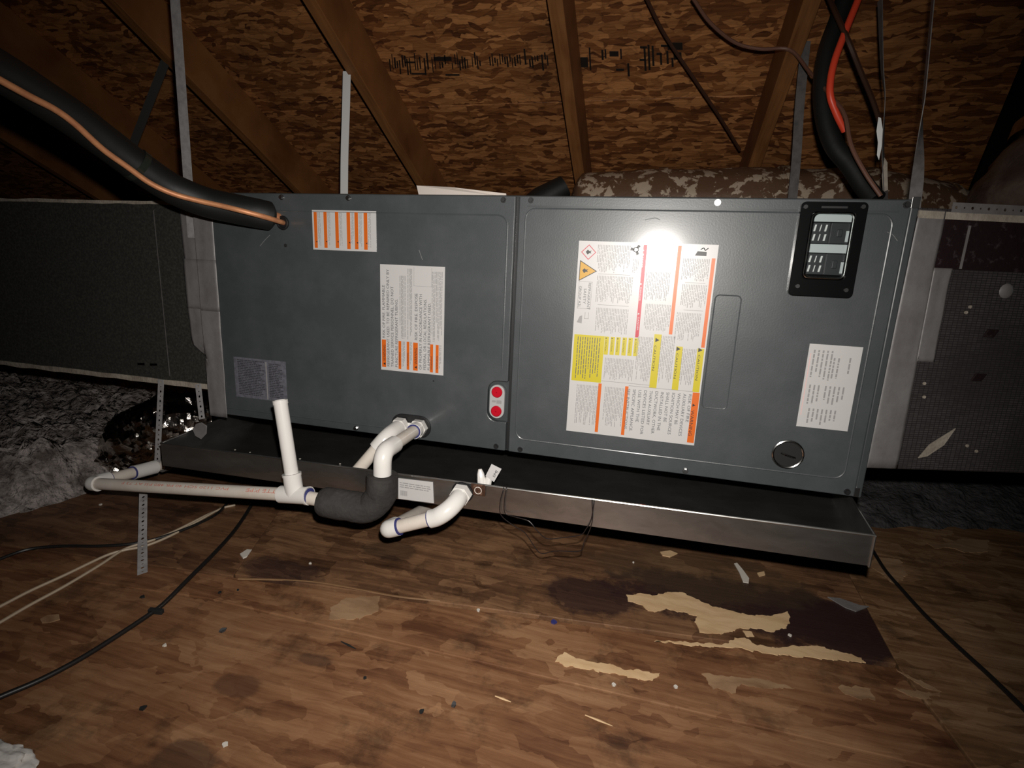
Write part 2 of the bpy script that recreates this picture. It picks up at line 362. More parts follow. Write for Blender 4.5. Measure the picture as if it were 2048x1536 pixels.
# ------------------------------------------------------------------ roof: OSB deck sheets on 2x6 rafters, 6-in-12 pitch falling away from the viewer
T = math.tan(math.radians(26.6)); RB = 1.44; RD = 1.597        # rafter underside / deck underside at y=0
RIDGE = -1.9; EAVE = 3.05
def roofz(y, z0): return z0 - T * y
NRM = V(0, T, 1).normalized()
ceil = MB()
ceil.prism([(-5.0, RIDGE, roofz(RIDGE, RD + 0.022)), (1.02, RIDGE, roofz(RIDGE, RD + 0.022)), (2.7, EAVE, roofz(EAVE, RD + 0.022)), (-5.0, EAVE, roofz(EAVE, RD + 0.022))], (0, 0, 0.02))
ceil.prism([(-5.0, RIDGE, roofz(RIDGE, RD + 0.022)), (4.5, RIDGE, roofz(RIDGE, RD + 0.022)), (4.5, -6.9, 0.1), (-5.0, -6.9, 0.1)], (0, 0, 0.02))
ceil.box(0.8, 4.55, -2.0, 3.35, 3.30, 3.34)  # high slab added past the hip so that gap stays black
ceiling = struct(ceil.build('ceiling', 'osb2', smooth=False))
def hipx(y): return 1.02 + (y - RIDGE) * (2.7 - 1.02) / (EAVE - RIDGE)
seams_y = [RIDGE, -0.385, 0.835, 2.055, EAVE]
for i in range(4):
    y0, y1 = seams_y[i] + 0.0015, seams_y[i + 1] - 0.0015
    off = 0.0 if i % 2 == 0 else 1.22
    for xa in (-4.88 + off - 2.44, -2.44 + off - 2.44, off - 2.44, off, off + 2.44):
        xa = xa + 0.734; xb = xa + 2.44
        xa = max(xa + 0.0015, -5.0); xb -= 0.0015
        if xa >= min(hipx(y1), xb) or xb < -4.9: continue
        p = [(xa, y0), (min(xb, hipx(y0)), y0), (min(xb, hipx(y1)), y1), (xa, y1)]
        if p[1][0] <= p[0][0]: continue
        MB().prism([(a, b, roofz(b, RD)) for a, b in p], (0, 0, 0.022)).build('osb_sheet', 'osb' if i < 2 else 'osb2', ceiling, smooth=False)
rx = [-1.73, -1.12, -0.51, 0.095, 0.735, 1.31]
rlab = ['second roof rafter left of the grey hanging strap, above the left duct', 'roof rafter just left of the grey hanging strap',
        'brown roof rafter crossing behind the grey hanging strap on the left', 'brown roof rafter slanting down to the bright white strap', 'narrow near-upright roof rafter in the middle, beside the stamped sheathing', 'brown roof rafter to the left of the orange cable']
for x, lb in zip(rx, rlab):
    ye = 2.7
    o = MB().prism([(x, RIDGE, roofz(RIDGE, RB)), (x + 0.038, RIDGE, roofz(RIDGE, RB)), (x + 0.038, RIDGE, roofz(RIDGE, RD)), (x, RIDGE, roofz(RIDGE, RD))], (0, ye - RIDGE, -T * (ye - RIDGE))).build('rafter', 'wood', smooth=False, bevel=0.002)
    tag(o, lb, 'rafter', 'roof rafters')
# smudged stamp on the sheathing (unreadable strokes)
st = MB(); rnd = random.Random(3)
def stroke(px, py, w, h, lean=0.1):
    q = []
    for a, b in ((-w / 2 - lean * h / 2, -h / 2), (w / 2 - lean * h / 2, -h / 2), (w / 2 + lean * h / 2, h / 2), (-w / 2 + lean * h / 2, h / 2)):
        p = onroof(px + a, py + b, RD - 0.0012, T); q.append(p)
    st.prism(q, (0, 0, 0.0008))
def pdf(px): return 130 - (px - 780) * 0.035
for px in range(780, 1098, 5):
    if rnd.random() < 0.86 and not 962 < px < 975:
        stroke(px, pdf(px) + rnd.uniform(-7, 7), rnd.uniform(1.6, 3.4), rnd.uniform(10, 34))
for px, py, w, h in ((885, 118, 36, 8), (838, 148, 30, 3), (820, 125, 22, 3), (905, 150, 28, 3), (1165, 125, 22, 20), (1180, 118, 3, 45), (1157, 150, 3, 45), (1205, 110, 4, 20), (1211, 108, 3, 18), (1228, 108, 18, 10), (1242, 108, 3, 20), (1240, 140, 16, 4), (1257, 140, 4, 26), (1287, 95, 14, 4), (1290, 118, 4, 48), (1298, 115, 4, 50), (1306, 112, 4, 40), (1285, 120, 12, 4), (1318, 108, 10, 4), (1322, 118, 4, 24), (1335, 115, 4, 26), (1350, 93, 30, 14), (1355, 112, 16, 14), (1330, 92, 16, 4), (1345, 125, 4, 18)):
    stroke(px, py, w, h, 0.05)
st.build('stamp_print', 'stamp', ceiling, kind='stuff', smooth=False)
# dark far gable that closes the attic on the right, and one on the left
struct(MB().box(-5.0, 4.55, 3.3, 3.35, -0.1, 3.4).build('wall_back', 'voidwall', smooth=False))
struct(MB().box(4.5, 4.55, -7, 3.3, -0.1, 3.4).build('wall_right', 'voidwall', smooth=False))
struct(MB().box(-5.05, -5.0, -7, 3.3, -0.1, 3.0).build('wall_left', 'voidwall', smooth=False))

# ------------------------------------------------------------------ floor: plywood sheets
def FL(px, py, z=0.0): return atZ(px, py, z)
flo = MB().box(-5.0, 4.5, -6.9, 3.3, -0.06, -0.022).build('floor', 'subfloor', smooth=False); struct(flo)
A = FL(480, 1155); Bp = FL(1800, 1335); e1 = (Bp - A); e1.z = 0; e1.normalize(); e2 = V(-e1.y, e1.x, 0)
yaw = math.atan2(e1.y, e1.x)
def UV(p): d = p - A; return (d.dot(e1), d.dot(e2))
def XY(u, v, z=0.0): p = A + e1 * u + e2 * v; return V(p.x, p.y, z)
darkst = (0.030, 0.014, 0.013)
p1 = FL(1500, 1215); p2 = FL(1180, 1195); p3 = FL(1660, 1260); p4 = FL(560, 1145); p5 = FL(780, 1105); p6 = FL(1390, 1150)
M['ply_back'] = plywood('plywood_back', (0.060, 0.027, 0.013), (0.135, 0.066, 0.033), (0.28, 0.15, 0.075), stains=[
    (p1.x, p1.y, 0.27, 0.085, yaw + 0.1, 0.92, darkst), (p3.x, p3.y, 0.16, 0.085, yaw - 0.1, 0.92, darkst), (p2.x, p2.y, 0.10, 0.06, yaw, 0.85, darkst),
    (p4.x, p4.y, 0.09, 0.04, yaw, 0.7, darkst), (p5.x, p5.y, 0.07, 0.035, yaw, 0.6, (0.03, 0.018, 0.012)), (p6.x, p6.y, 0.22, 0.10, yaw, 0.5, (0.07, 0.045, 0.025))], seed=2.0, yaw=yaw)
q1 = FL(480, 1370); q2 = FL(370, 1520); q3 = FL(630, 1320)
M['ply_front'] = plywood('plywood_front', (0.095, 0.036, 0.016), (0.195, 0.089, 0.041), (0.31, 0.165, 0.083), stains=[
    (q1.x, q1.y, 0.045, 0.022, 0.4, 0.6, (0.06, 0.025, 0.014)), (q2.x, q2.y, 0.045, 0.03, 0.8, 0.7, (0.06, 0.03, 0.018)), (q3.x, q3.y, 0.03, 0.012, 0.2, 0.6, (0.06, 0.03, 0.018))], seed=5.0, yaw=yaw)
M['ply_left'] = plywood('plywood_left', (0.055, 0.024, 0.012), (0.125, 0.058, 0.029), (0.23, 0.12, 0.06), seed=8.0, yaw=yaw + 0.35)
M['ply_right'] = plywood('plywood_right', (0.10, 0.05, 0.022), (0.20, 0.105, 0.050), (0.36, 0.22, 0.12), seed=11.0, yaw=yaw - 0.2)
TH = 0.018
ga = FL(468, 1152); gb = FL(545, 1042); ua, va = UV(ga); ub, vb = UV(gb)
kk = (ub - ua) / (vb - va)
ra = UV(FL(1795, 1333)); rb = UV(FL(1702, 1159)); kr = (rb[0] - ra[0]) / (rb[1] - ra[1])
s1u = UV(FL(460, 1205)); s1v = UV(FL(1000, 1332)); ks = (s1v[1] - s1u[1]) / (s1v[0] - s1u[0])
RZ = 0.005
def sheet(name, uv, mat, top=0.0):
    return MB().prism([XY(u, v, -0.022) for u, v in uv], (0, 0, 0.022 + top)).build('floor_sheet', mat, flo, smooth=False, bevel=0.0015)
g = 0.002; VB = 1.1
sheet('back', [(ua + g, g), (ra[0] - g, g), (ra[0] + kr * VB - g, VB), (ua + kk * 0.30 + g, 0.30), (ua + kk * 0.30 + g, VB), ][:3] + [(ua + kk * 0.3 + g, VB), (ua + kk * 0.3 + g, 0.30)], 'ply_back', RZ)
sheet('left', [(-3.5, g), (ua - g, g), (ua + kk * 0.3 - g, 0.30), (ua + kk * 0.3 - g, VB), (-3.5, VB)], 'ply_left')
sheet('right', [(ra[0] + g, -0.9), (4.0, -0.9), (4.0, VB), (ra[0] + kr * VB + g, VB), (ra[0] + g, 0)], 'ply_right')
v0 = s1u[1] - ks * s1u[0]
def vs(u): return v0 + ks * u
sheet('front_strip', [(-3.5, vs(0.0) - 0.02), (-0.02, vs(0.0) - 0.0), (ra[0] - g, vs(ra[0]) + g), (ra[0] - g, -g), (-3.5, -g)], 'ply_front')
sheet('front', [(-3.5, vs(0.0) - 0.024), (-0.02, vs(0.0) - 0.004), (ra[0] - g, vs(ra[0]) - g), (ra[0] - g, -1.9), (-3.5, -1.9)], 'ply_front')
sheet('front_right', [(ra[0] + g, -0.904), (4.0, -0.904), (4.0, -1.9), (ra[0] + g, -1.9)], 'ply_front')
sheet('behind', [(-3.5, -1.904), (4.0, -1.904), (4.0, -5.0), (-3.5, -5.0)], 'ply_front')

# torn veneer lying on the sheets
def zo7(zx, zy): return (1100 + zx * 0.46289, 1080 + zy * 0.46289)
def torn(name, pts, mat, z, label=None, ins=True):
    P = [FL(*q, z) for q in pts]; out = []; rn = random.Random(len(pts) * 17 + int(pts[0][0]))
    for i, p in enumerate(P):
        q = P[(i + 1) % len(P)]; n = max(1, int((q - p).length / 0.004))
        for k in range(n):
            w = p.lerp(q, k / n); w = w + V(rn.uniform(-1, 1), rn.uniform(-1, 1), 0) * 0.0016 + V(noise.noise(w * 70), noise.noise(w * 70 + V(9, 0, 0)), 0) * 0.0055; out.append(w)
    me = MB(); nn = len(out)
    bm = bmesh.new(); vsb = [bm.verts.new(p) for p in out]; bm.faces.new(vsb)
    bmesh.ops.triangulate(bm, faces=bm.faces[:])
    bm.verts.index_update()
    top = [(v.co.x, v.co.y, z + 0.0012) for v in bm.verts]; fs = [tuple(v.index for v in f.verts) for f in bm.faces]
    bot = [(v.co.x, v.co.y, z - 0.0005) for v in bm.verts]
    bm.free()
    me.add(top + bot, fs + [tuple(i + nn for i in f[::-1]) for f in fs] + [(i, (i + 1) % nn, nn + (i + 1) % nn, nn + i) for i in range(nn)])
    return me.build('torn_veneer', mat, flo, smooth=False)
torn('a', [zo7(*q) for q in ((335, 240), (400, 232), (440, 245), (500, 228), (580, 230), (640, 262), (720, 290), (800, 312), (880, 330), (960, 325), (1020, 312), (1040, 345), (1020, 380), (960, 400), (900, 385), (830, 385), (720, 405), (650, 400), (630, 360), (640, 330), (590, 320), (500, 300), (420, 310), (395, 280), (340, 265))], 'veneer', RZ, 'pale torn veneer')
torn('b', [zo7(*q) for q in ((450, 436), (600, 446), (770, 450), (790, 420), (830, 425), (880, 450), (970, 470), (1060, 455), (1180, 468), (1280, 488), (1340, 508), (1370, 533), (1200, 515), (1000, 496), (800, 466), (600, 456))], 'veneer', RZ)
torn('c', [zo7(*q) for q in ((840, 398), (870, 400), (890, 425), (860, 425))], 'veneer', RZ)
torn('d', [zo7(*q) for q in ((20, 520), (60, 490), (100, 510), (170, 525), (250, 540), (330, 565), (420, 570), (485, 580), (440, 612), (400, 608), (330, 590), (200, 565), (80, 548))], 'veneer', 0.0)
torn('e', [zo7(*q) for q in ((1240, 635), (1320, 632), (1390, 650), (1395, 682), (1340, 690), (1280, 668))], 'veneerdull', 0.0)
torn('f', [zo7(*q) for q in ((1480, 640), (1580, 655), (1690, 662), (1640, 690), (1560, 680))], 'veneerdull', 0.0)
torn('g', [zo7(*q) for q in ((660, 580), (760, 590), (920, 610), (1060, 640), (960, 640), (820, 625), (800, 665), (700, 640))], 'veneerdull', 0.0)
torn('h', [zo7(*q) for q in ((1490, 560), (1580, 600), (1690, 660), (1600, 630))], 'veneerdull', 0.0)
torn('i', [(1730, 1125), (1760, 1115), (1800, 1120), (1815, 1150), (1790, 1170), (1765, 1150)], 'veneerdull', 0.0)
torn('j', [(1850, 1085), (1880, 1090), (1920, 1078), (1975, 1080), (1975, 1105), (1930, 1105), (1900, 1095), (1870, 1098)], 'veneerdull', 0.0)
torn('k', [(1212, 1212), (1300, 1180), (1409, 1185), (1405, 1215), (1330, 1228), (1230, 1240)][0:0] or [(663, 1215), (700, 1195), (755, 1195), (758, 1222), (720, 1238), (660, 1240)], 'veneerdull', 0.0)
# loose veneer strip edge along the front of the back sheet
MB().tube(catmull([FL(*q, 0.004) for q in ((476, 1158), (560, 1160), (640, 1166), (720, 1180), (800, 1194), (880, 1202))], 5), 0.0022, 6).build('split_edge', 'plyedge', flo)

# ------------------------------------------------------------------ AIR HANDLER
UZ, UT, UW, UD = 0.24, 0.773, 1.46, 0.56
AH = thing('air_handler', 'long dark grey metal air handler cabinet covered in warning labels, lying on its side', 'air handler', (UW / 2, UD / 2, UZ))
MB().box(0, UW, 0.014, UD, UZ, UT).build('cabinet', 'paint_edge', AH, smooth=False, bevel=0.003)
def rrect(x0, x1, z0, z1, r, y, n=5):
    out = []
    for cx, cz, a0 in ((x1 - r, z1 - r, 0), (x0 + r, z1 - r, 90), (x0 + r, z0 + r, 180), (x1 - r, z0 + r, 270)):
        for k in range(n + 1):
            a = math.radians(a0 + 90 * k / n); out.append(V(cx + r * math.cos(a), y, cz + r * math.sin(a)))
    return out
XS = 0.7745
# left access panel, with the notch for the two line plugs cut into its right edge
nz0, nz1, nx = 0.308, 0.397, 0.727
arc = lambda cx, cz, r, a0, a1, n=6: [V(cx + r * math.cos(math.radians(a0 + (a1 - a0) * k / n)), 0, cz + r * math.sin(math.radians(a0 + (a1 - a0) * k / n))) for k in range(n + 1)]
outl = [V(0.004, 0, UZ + 0.004), V(XS - 0.004, 0, UZ + 0.004), V(XS - 0.004, 0, nz0)] + [V(nx + 0.022, 0, nz0)] + arc(nx + 0.022, nz0 + 0.022, 0.022, 270, 180) + arc(nx + 0.022, nz1 - 0.022, 0.022, 180, 90) + [V(XS - 0.004, 0, nz1), V(XS - 0.004, 0, UT - 0.003), V(0.004, 0, UT - 0.003)]
pl = MB().prism(outl, (0, 0.0138, 0)).build('coil_panel', 'paint', AH, smooth=False, bevel=0.0018)
pr = MB().prism([V(XS + 0.004, 0, UZ + 0.004), V(UW - 0.014, 0, UZ + 0.004), V(UW - 0.014, 0, UT - 0.003), V(XS + 0.004, 0, UT - 0.003)], (0, 0.0138, 0)).build('blower_panel', 'paint', AH, smooth=False, bevel=0.0018)
MB().box(UW - 0.013, UW - 0.001, 0.003, 0.0138, UZ + 0.002, UT - 0.002).build('corner_trim', 'paint_edge', AH, smooth=False, bevel=0.002)
# pressed beads in the panels
def bead(parent, x0, x1, z0, z1, r, rr=0.0026):
    pts = rrect(x0, x1, z0, z1, r, 0.0012, 6); pts.append(pts[0]); pts.append(pts[1])
    MB().tube(pts, rr, 8, cap=False).build('pressed_bead', 'paint', parent)
bpts = [V(XS - 0.018, 0.0014, 0.425)] + [V(XS - 0.038 + 0.02 * math.cos(a), 0.0014, UT - 0.06 + 0.02 * math.sin(a)) for a in [k * math.pi / 12 for k in range(7)]] + [V(0.042 - 0.02 * math.sin(a), 0.0014, UT - 0.06 + 0.02 * math.cos(a)) for a in [k * math.pi / 12 for k in range(7)]] + [V(0.042 - 0.02 * math.cos(a), 0.0014, UZ + 0.042 - 0.02 * math.sin(a)) for a in [k * math.pi / 12 for k in range(7)]] + [V(0.49, 0.0014, UZ + 0.022)]
MB().tube(bpts, 0.0022, 8, cap=False).build('pressed_bead', 'paint', pl)
bead(pr, XS + 0.018, UW - 0.036, UZ + 0.035, UT - 0.026, 0.02, 0.0020)
bead(pr, 1.16, 1.205, 0.385, 0.60, 0.008, 0.0017)
MB().box(XS + 0.02, UW - 0.03, -0.0006, 0.002, UT - 0.0235, UT - 0.0205).build('crease', 'paint_edge', pr, smooth=False)
MB().box(XS - 0.0035, XS + 0.0035, 0.010, 0.0145, UZ + 0.004, UT - 0.003).build('seam_gap', 'rubber', AH, smooth=False)
# screws
for q in ((697, 393), (1007, 399), (1062, 399), (1436, 399), (1815, 402), (712, 858), (992, 897), (1040, 905), (1370, 946), (1693, 990), (563, 388)):
    x, z = FX(*q); z = min(max(z, UZ + 0.012), UT - 0.011)
    dark = q in ((1007, 399), (1062, 399), (1815, 402), (992, 897), (1040, 905), (1693, 990))
    s = MB().tube([(x, 0.001, z), (x, -0.0012, z)], 0.0058, 16)
    s.tube([(x, -0.001, z), (x, -0.0055, z)], 0.0042, 6).build('screw', 'rubber' if dark else 'screw', AH, ang=30)
# port holes on the left panel
def disc(name, c, r, y0, y1, mat, parent, n=24):
    return MB().tube([(c[0], y0, c[1]), (c[0], y1, c[1])], r, n).build(name, mat, parent, ang=30)
def ringm(name, c, r, rr, y, mat, parent, sx=1.0):
    pts = [V(c[0] + r * sx * math.cos(a * math.pi / 12), y, c[1] + r * math.sin(a * math.pi / 12)) for a in range(26)]
    return MB().tube(pts, rr, 8, cap=False).build(name, mat, parent)
gport = FX(568, 446)
gp = disc('line_grommet', gport, 0.0135, 0.001, -0.004, 'rubber', AH); ringm('grommet_rim', gport, 0.0125, 0.003, -0.004, 'rubber', gp)
for q, r in (((571, 491), 0.004), ((867, 762), 0.002)): disc('small_hole', FX(*q), r, 0.001, -0.0004, 'inside', AH, 10)
# two red plugs on a grey plate inside the notch
px0 = 0.7315; plate = MB()
ol = arc(px0 + 0.0165, 0.372, 0.0165, 0, 180, 10) + arc(px0 + 0.0165, 0.331, 0.0165, 180, 360, 10)
plate.prism([p + V(0, 0.0005, 0) for p in ol], (0, 0.008, 0))
plo = plate.build('plug_plate', 'greyplate', AH, bevel=0.001)
for zz in (0.373, 0.331):
    c = (px0 + 0.0165, zz)
    cap_ = MB().tube([(c[0], 0.003, c[1]), (c[0], -0.002, c[1]), (c[0], -0.0035, c[1])], [0.0118, 0.0118, 0.0100], 24)
    cap_ = cap_.build('red_plug', 'redcap', plo, ang=30)
    k = MB()
    for a in range(3):
        an = math.radians(90 + a * 120 + 20); k.obox(V(c[0] + 0.0035 * math.cos(an), -0.0038, c[1] + 0.0035 * math.sin(an)), V(0.0035 * math.cos(an), 0, 0.0035 * math.sin(an)), V(0, 0.0008, 0), V(-0.0012 * math.sin(an), 0, 0.0012 * math.cos(an)))
    k.build('plug_ridge', 'redcap', cap_, smooth=False)
mk = MB(); mk.box(px0 + 0.006, px0 + 0.014, -0.0002, 0.0006, 0.350, 0.354); mk.box(px0 + 0.016, px0 + 0.027, -0.0002, 0.0006, 0.348, 0.355); mk.build('plate_mark', 'greyink', plo, smooth=False)
# round knock-out with a clear plug
hc = FX(1575, 908)
h = disc('sight_hole', hc, 0.0265, 0.001, -0.001, 'darkglass', AH, 32); ringm('sight_ring', hc, 0.0262, 0.0026, -0.002, 'chrome', h)
hb = MB(); hb.tube(catmull([(hc[0] - 0.012, -0.0016, hc[1] + 0.002), (hc[0], -0.003, hc[1] - 0.002), (hc[0] + 0.014, -0.0016, hc[1] - 0.006)], 4), 0.0022, 6); hb.build('inner_wire', 'chrome', h)
# breaker window
bx0, bx1, bz0, bz1 = 1.279, 1.381, 0.606, 0.7645
wx0, wx1, wz0, wz1 = 1.2965, 1.3640, 0.636, 0.748
BR = thing_parent = MB()
fr = MB(); o4 = rrect(bx0, bx1, bz0, bz1, 0.008, 0.0, 4); i4 = rrect(wx0, wx1, wz0, wz1, 0.008, 0.0, 4); n4 = len(o4)
yF = -0.010; vsl = []
for yy, ring_ in ((0.0, o4), (yF, o4), (yF, i4), (0.001, i4)): vsl += [V(p.x, yy, p.z) for p in ring_]
fs = []
for L in range(3):
    for k in range(n4):
        k2 = (k + 1) % n4; fs.append((L * n4 + k, L * n4 + k2, (L + 1) * n4 + k2, (L + 1) * n4 + k))
fr.add(vsl, fs); bez = fr.build('breaker_bezel', 'bezel', AH, smooth=False, bevel=0.0012)
back = MB().box(wx0 - 0.002, wx1 + 0.002, -0.0008, 0.002, wz0 - 0.002, wz1 + 0.002).build('breaker_backing', 'bezel', bez, smooth=False)
hh = wz1 - wz0
for z0, z1 in ((0.86, 0.985), (0.40, 0.53)):
    MB().box(wx0 + 0.004, wx1 - 0.003, -0.005, 0.0, wz0 + hh * z0, wz0 + hh * z1).build('breaker_band', 'breakerlight', bez, smooth=False, bevel=0.0006)
for z0, z1 in ((0.54, 0.85), (0.07, 0.39)):
    for c in range(2):
        xa = wx0 + 0.004 + c * 0.031
        b_ = MB().box(xa, xa + 0.0295, -0.0045, 0.0, wz0 + hh * z0, wz0 + hh * z1).build('breaker', 'breaker', bez, smooth=False, bevel=0.0008)
        if c == 0:
            t = MB()
            for k in range(3):
                for r_ in range(2):
                    zz = wz0 + hh * (z0 + (z1 - z0) * (0.28 + 0.45 * r_)); xx = xa + 0.006 + k * 0.0085
                    w_ = 0.0014 if k != 1 else 0.0007
                    t.obox(V(xx, -0.0052, zz), V(w_, 0, 0), V(0, 0.0009, 0), V(0.0008, 0, 0.0055))
            t.build('breaker_marking', 'handle', b_, smooth=False)
        else:
            MB().box(xa + 0.010, xa + 0.018, -0.0075, -0.004, wz0 + hh * (z0 + 0.10), wz0 + hh * (z1 - 0.10)).build('breaker_toggle', 'breaker', b_, smooth=False, bevel=0.001)
            MB().box(xa + 0.024, xa + 0.0285, -0.0052, -0.004, wz0 + hh * (z0 + 0.03), wz0 + hh * (z1 - 0.12)).build('breaker_sticker', 'breakerlight', b_, smooth=False)
cv = MB(); c0 = rrect(wx0 + 0.0005, wx1 - 0.0005, wz0 + 0.0005, wz1 - 0.0005, 0.009, -0.008, 4); c1 = rrect(wx0 + 0.004, wx1 - 0.004, wz0 + 0.004, wz1 - 0.004, 0.008, -0.0155, 4); nn = len(c0)
cv.add(c0 + c1, [(k, (k + 1) % nn, nn + (k + 1) % nn, nn + k) for k in range(nn)] + [tuple(range(nn, 2 * nn))])
cvo = cv.build('clear_cover', 'clear', bez, ang=25); sm = cvo.modifiers.new('wall', 'SOLIDIFY'); sm.thickness = 0.0012
rim = rrect(wx0 + 0.002, wx1 - 0.002, wz0 + 0.002, wz1 - 0.002, 0.008, -0.0105, 4); rim.append(rim[0]); rim.append(rim[1])
MB().tube(rim, 0.0013, 6, cap=False).build('cover_rim', 'chrome', bez)
for q in ((1608, 415), (1722, 415), (1592, 572), (1688, 580)):
    x, z = FX(*q); disc('bezel_screw', (x, z), 0.0035, -0.009, -0.0118, 'rubber', bez, 12)
MB().box(1.31, 1.35, -0.0112, -0.0098, 0.7535, 0.7575).build('latch', 'rubber', bez, smooth=False, bevel=0.0005)

# ---- labels (flat prints on the panels)
LY = -0.0006
def R2(a, b): (x0, z1), (x1, z0) = FX(*a), FX(*b); return x0, x1, z0, z1
def sheetlabel(name, x0, x1, z0, z1, mat, parent, label):
    return MB().box(x0, x1, LY, 0.0, z0, z1).build(name, mat, parent, smooth=False, label=label)
def fineprint(mb, x0, x1, z0, z1, vertical=True, pitch=0.0026, y=LY - 0.0004, ragged=True, rn=None, dens=0.5):
    rn = rn or random.Random(int((x0 + z0) * 9973))
    if vertical:
        x = x0
        while x < x1:
            z = z1; end = z0 + (rn.random() ** 2 * (z1 - z0) * 0.35 if ragged else 0)
            while z > end:
                L = rn.uniform(0.003, 0.014); mb.box(x, x + pitch * dens, y, y + 0.0003, max(end, z - L), z); z -= L + 0.0016
            x += pitch
    else:
        z = z1
        while z > z0:
            x = x0; end = x1 - (rn.random() ** 2 * (x1 - x0) * 0.35 if ragged else 0)
            while x < end:
                L = rn.uniform(0.003, 0.014); mb.box(x, min(end, x + L), y, y + 0.0003, z - pitch * dens, z); x += L + 0.0016
            z -= pitch
def bars(parent, name, mat, rects, y=LY):
    for a, b in rects:
        x0, x1, z0, z1 = R2(a, b); MB().rect(x0, x1, z0, z1, y, 0.0003).build(name, mat, parent, smooth=False)
def tri(mb, x, z, s, d, y):
    """small alert triangle pointing along d ('l','r','u')"""
    pts = {'l': [(-1, 0), (0.8, 1), (0.8, -1)], 'r': [(1, 0), (-0.8, -1), (-0.8, 1)], 'u': [(0, 1), (-1, -0.8), (1, -0.8)]}[d]
    mb.prism([V(x + a * s, y, z + b * s) for a, b in pts], (0, -0.0002, 0))

# 1: small label with six orange stripes
z1m = lambda a, b: (610 + a / 12.8, 410 + b / 12.8)
L1 = sheetlabel('stripe_label', 0.314, 0.4685, 0.653, 0.7365, 'white', AH, 'white label with six upright orange stripes')
tm = MB(); fp = MB()
for a, b in (((225, 180), (335, 1100)), ((475, 180), (585, 1100)), ((770, 180), (880, 1105)), ((1065, 190), (1175, 1130)), ((1268, 190), (1375, 1135)), ((1505, 200), (1610, 1150))):
    bars(L1, 'orange_stripe', 'orange', [(z1m(*a), z1m(*b))])
    x0, x1, z0, z1 = R2(z1m(*a), z1m(*b)); tri(tm, x1 - 0.002, z0 + 0.0135, 0.0019, 'l', LY - 0.0004)
    fineprint(fp, x1 + 0.0025, x1 + 0.009, z0 + 0.004, z1, True, 0.0024, dens=0.35)
tm.build('alert_triangle', 'blackink', L1, kind='stuff', smooth=False); fp.build('fine_print', 'greyink', kind='stuff', parent=L1, smooth=False)

# 2: refrigerant warning, reads upward
z2m = lambda a, b: (750 + a / 6.4, 520 + b / 6.4)
L2 = sheetlabel('refrigerant_label', 0.4765, 0.6255, 0.3975, 0.628, 'white', AH, 'white label with large flammable refrigerant warning text and orange tabs')
for a, b in (((90, 1015), (145, 1370)), ((303, 1035), (338, 1395)), ((408, 1045), (440, 1405)), ((490, 1055), (548, 1418)), ((708, 1078), (742, 1440)), ((780, 1085), (812, 1447))):
    bars(L2, 'orange_tab', 'orange', [(z2m(*a), z2m(*b))])
tx = MB()
for body, s, e in (('RISK OF FIRE. FLAMMABLE', (133, 1000), (120, 320)), ('REFRIGERANT USED. TO BE REPAIRED ONLY BY', (190, 1365), (200, 120)), ('TRAINED SERVICE PERSONNEL. DO NOT', (243, 1370), (240, 340)), ('PUNCTURE REFRIGERANT TUBING.', (296, 1375), (290, 500)),
                   ('RISK OF FIRE. DISPOSE', (545, 1030), (540, 430)), ('OF PROPERLY IN ACCORDANCE WITH', (600, 1405), (595, 440)), ('FEDERAL OR LOCAL REGULATIONS.', (655, 1410), (650, 500)), ('FLAMMABLE REFRIGERANT USED.', (708, 1415), (705, 550))):
    x, z = FX(*z2m(*s)); _, ze = FX(*z2m(*e)); text_into(tx, body, x, z, LY - 0.0005, ze - z, 0.0092, math.pi / 2)
tx.build('warning_text', 'ink', L2, kind='stuff', smooth=False)
tw = MB()
for s in ((140, 1290), (542, 1335)):
    x, z = FX(*z2m(*s)); text_into(tw, 'WARNING', x, z, LY - 0.0006, 0.036, 0.009, math.pi / 2)
for s in ((125, 1325), (525, 1372)): x, z = FX(*z2m(*s)); tri(tw, x, z, 0.003, 'l', LY - 0.0006)
for s in ((326, 1350), (428, 1360), (730, 1405), (802, 1400)):
    x, z = FX(*z2m(*s)); text_into(tw, 'WARNING', x + 0.0005, z, LY - 0.0006, 0.030, 0.005, math.pi / 2)
tw.build('tab_text', 'blackink', L2, kind='stuff', smooth=False)
fp = MB()
for a, b in (((318, 200), (385, 1010)), ((420, 110), (475, 1020)), ((735, 150), (775, 1050)), ((790, 150), (850, 1060)), ((345, 1040), (380, 1370)), ((450, 1050), (475, 1380)), ((825, 1090), (850, 1400))):
    x0, x1, z0, z1 = R2(z2m(*a), z2m(*b)); fineprint(fp, x0, x1, z0, z1, True, 0.0030, dens=0.42)
x0, x1, z0, z1 = R2(z2m(500, 90), z2m(728, 345))
for q in ((x0, x1, z0, z0 + 0.0005), (x0, x0 + 0.0005, z0, z1), (x1 - 0.0005, x1, z0, z1)): fp.box(q[0], q[1], LY - 0.0004, LY, q[2], q[3])
fp.build('fine_print', 'greyink', kind='stuff', parent=L2, smooth=False)

# 3: grey data plate
L3 = sheetlabel('data_plate', 0.0815, 0.2275, 0.294, 0.3935, 'plategrey', AH, 'dull grey data plate with dense print')
fp = MB(); fineprint(fp, 0.092, 0.168, 0.300, 0.388, False, 0.0042, dens=0.5); fineprint(fp, 0.180, 0.218, 0.304, 0.385, False, 0.0042, dens=0.5)
fp.build('fine_print', 'plateink', kind='stuff', parent=L3, smooth=False)
MB().box(0.1715, 0.1745, LY - 0.0004, LY, 0.296, 0.388).build('plate_rule', 'greyink', L3, smooth=False)

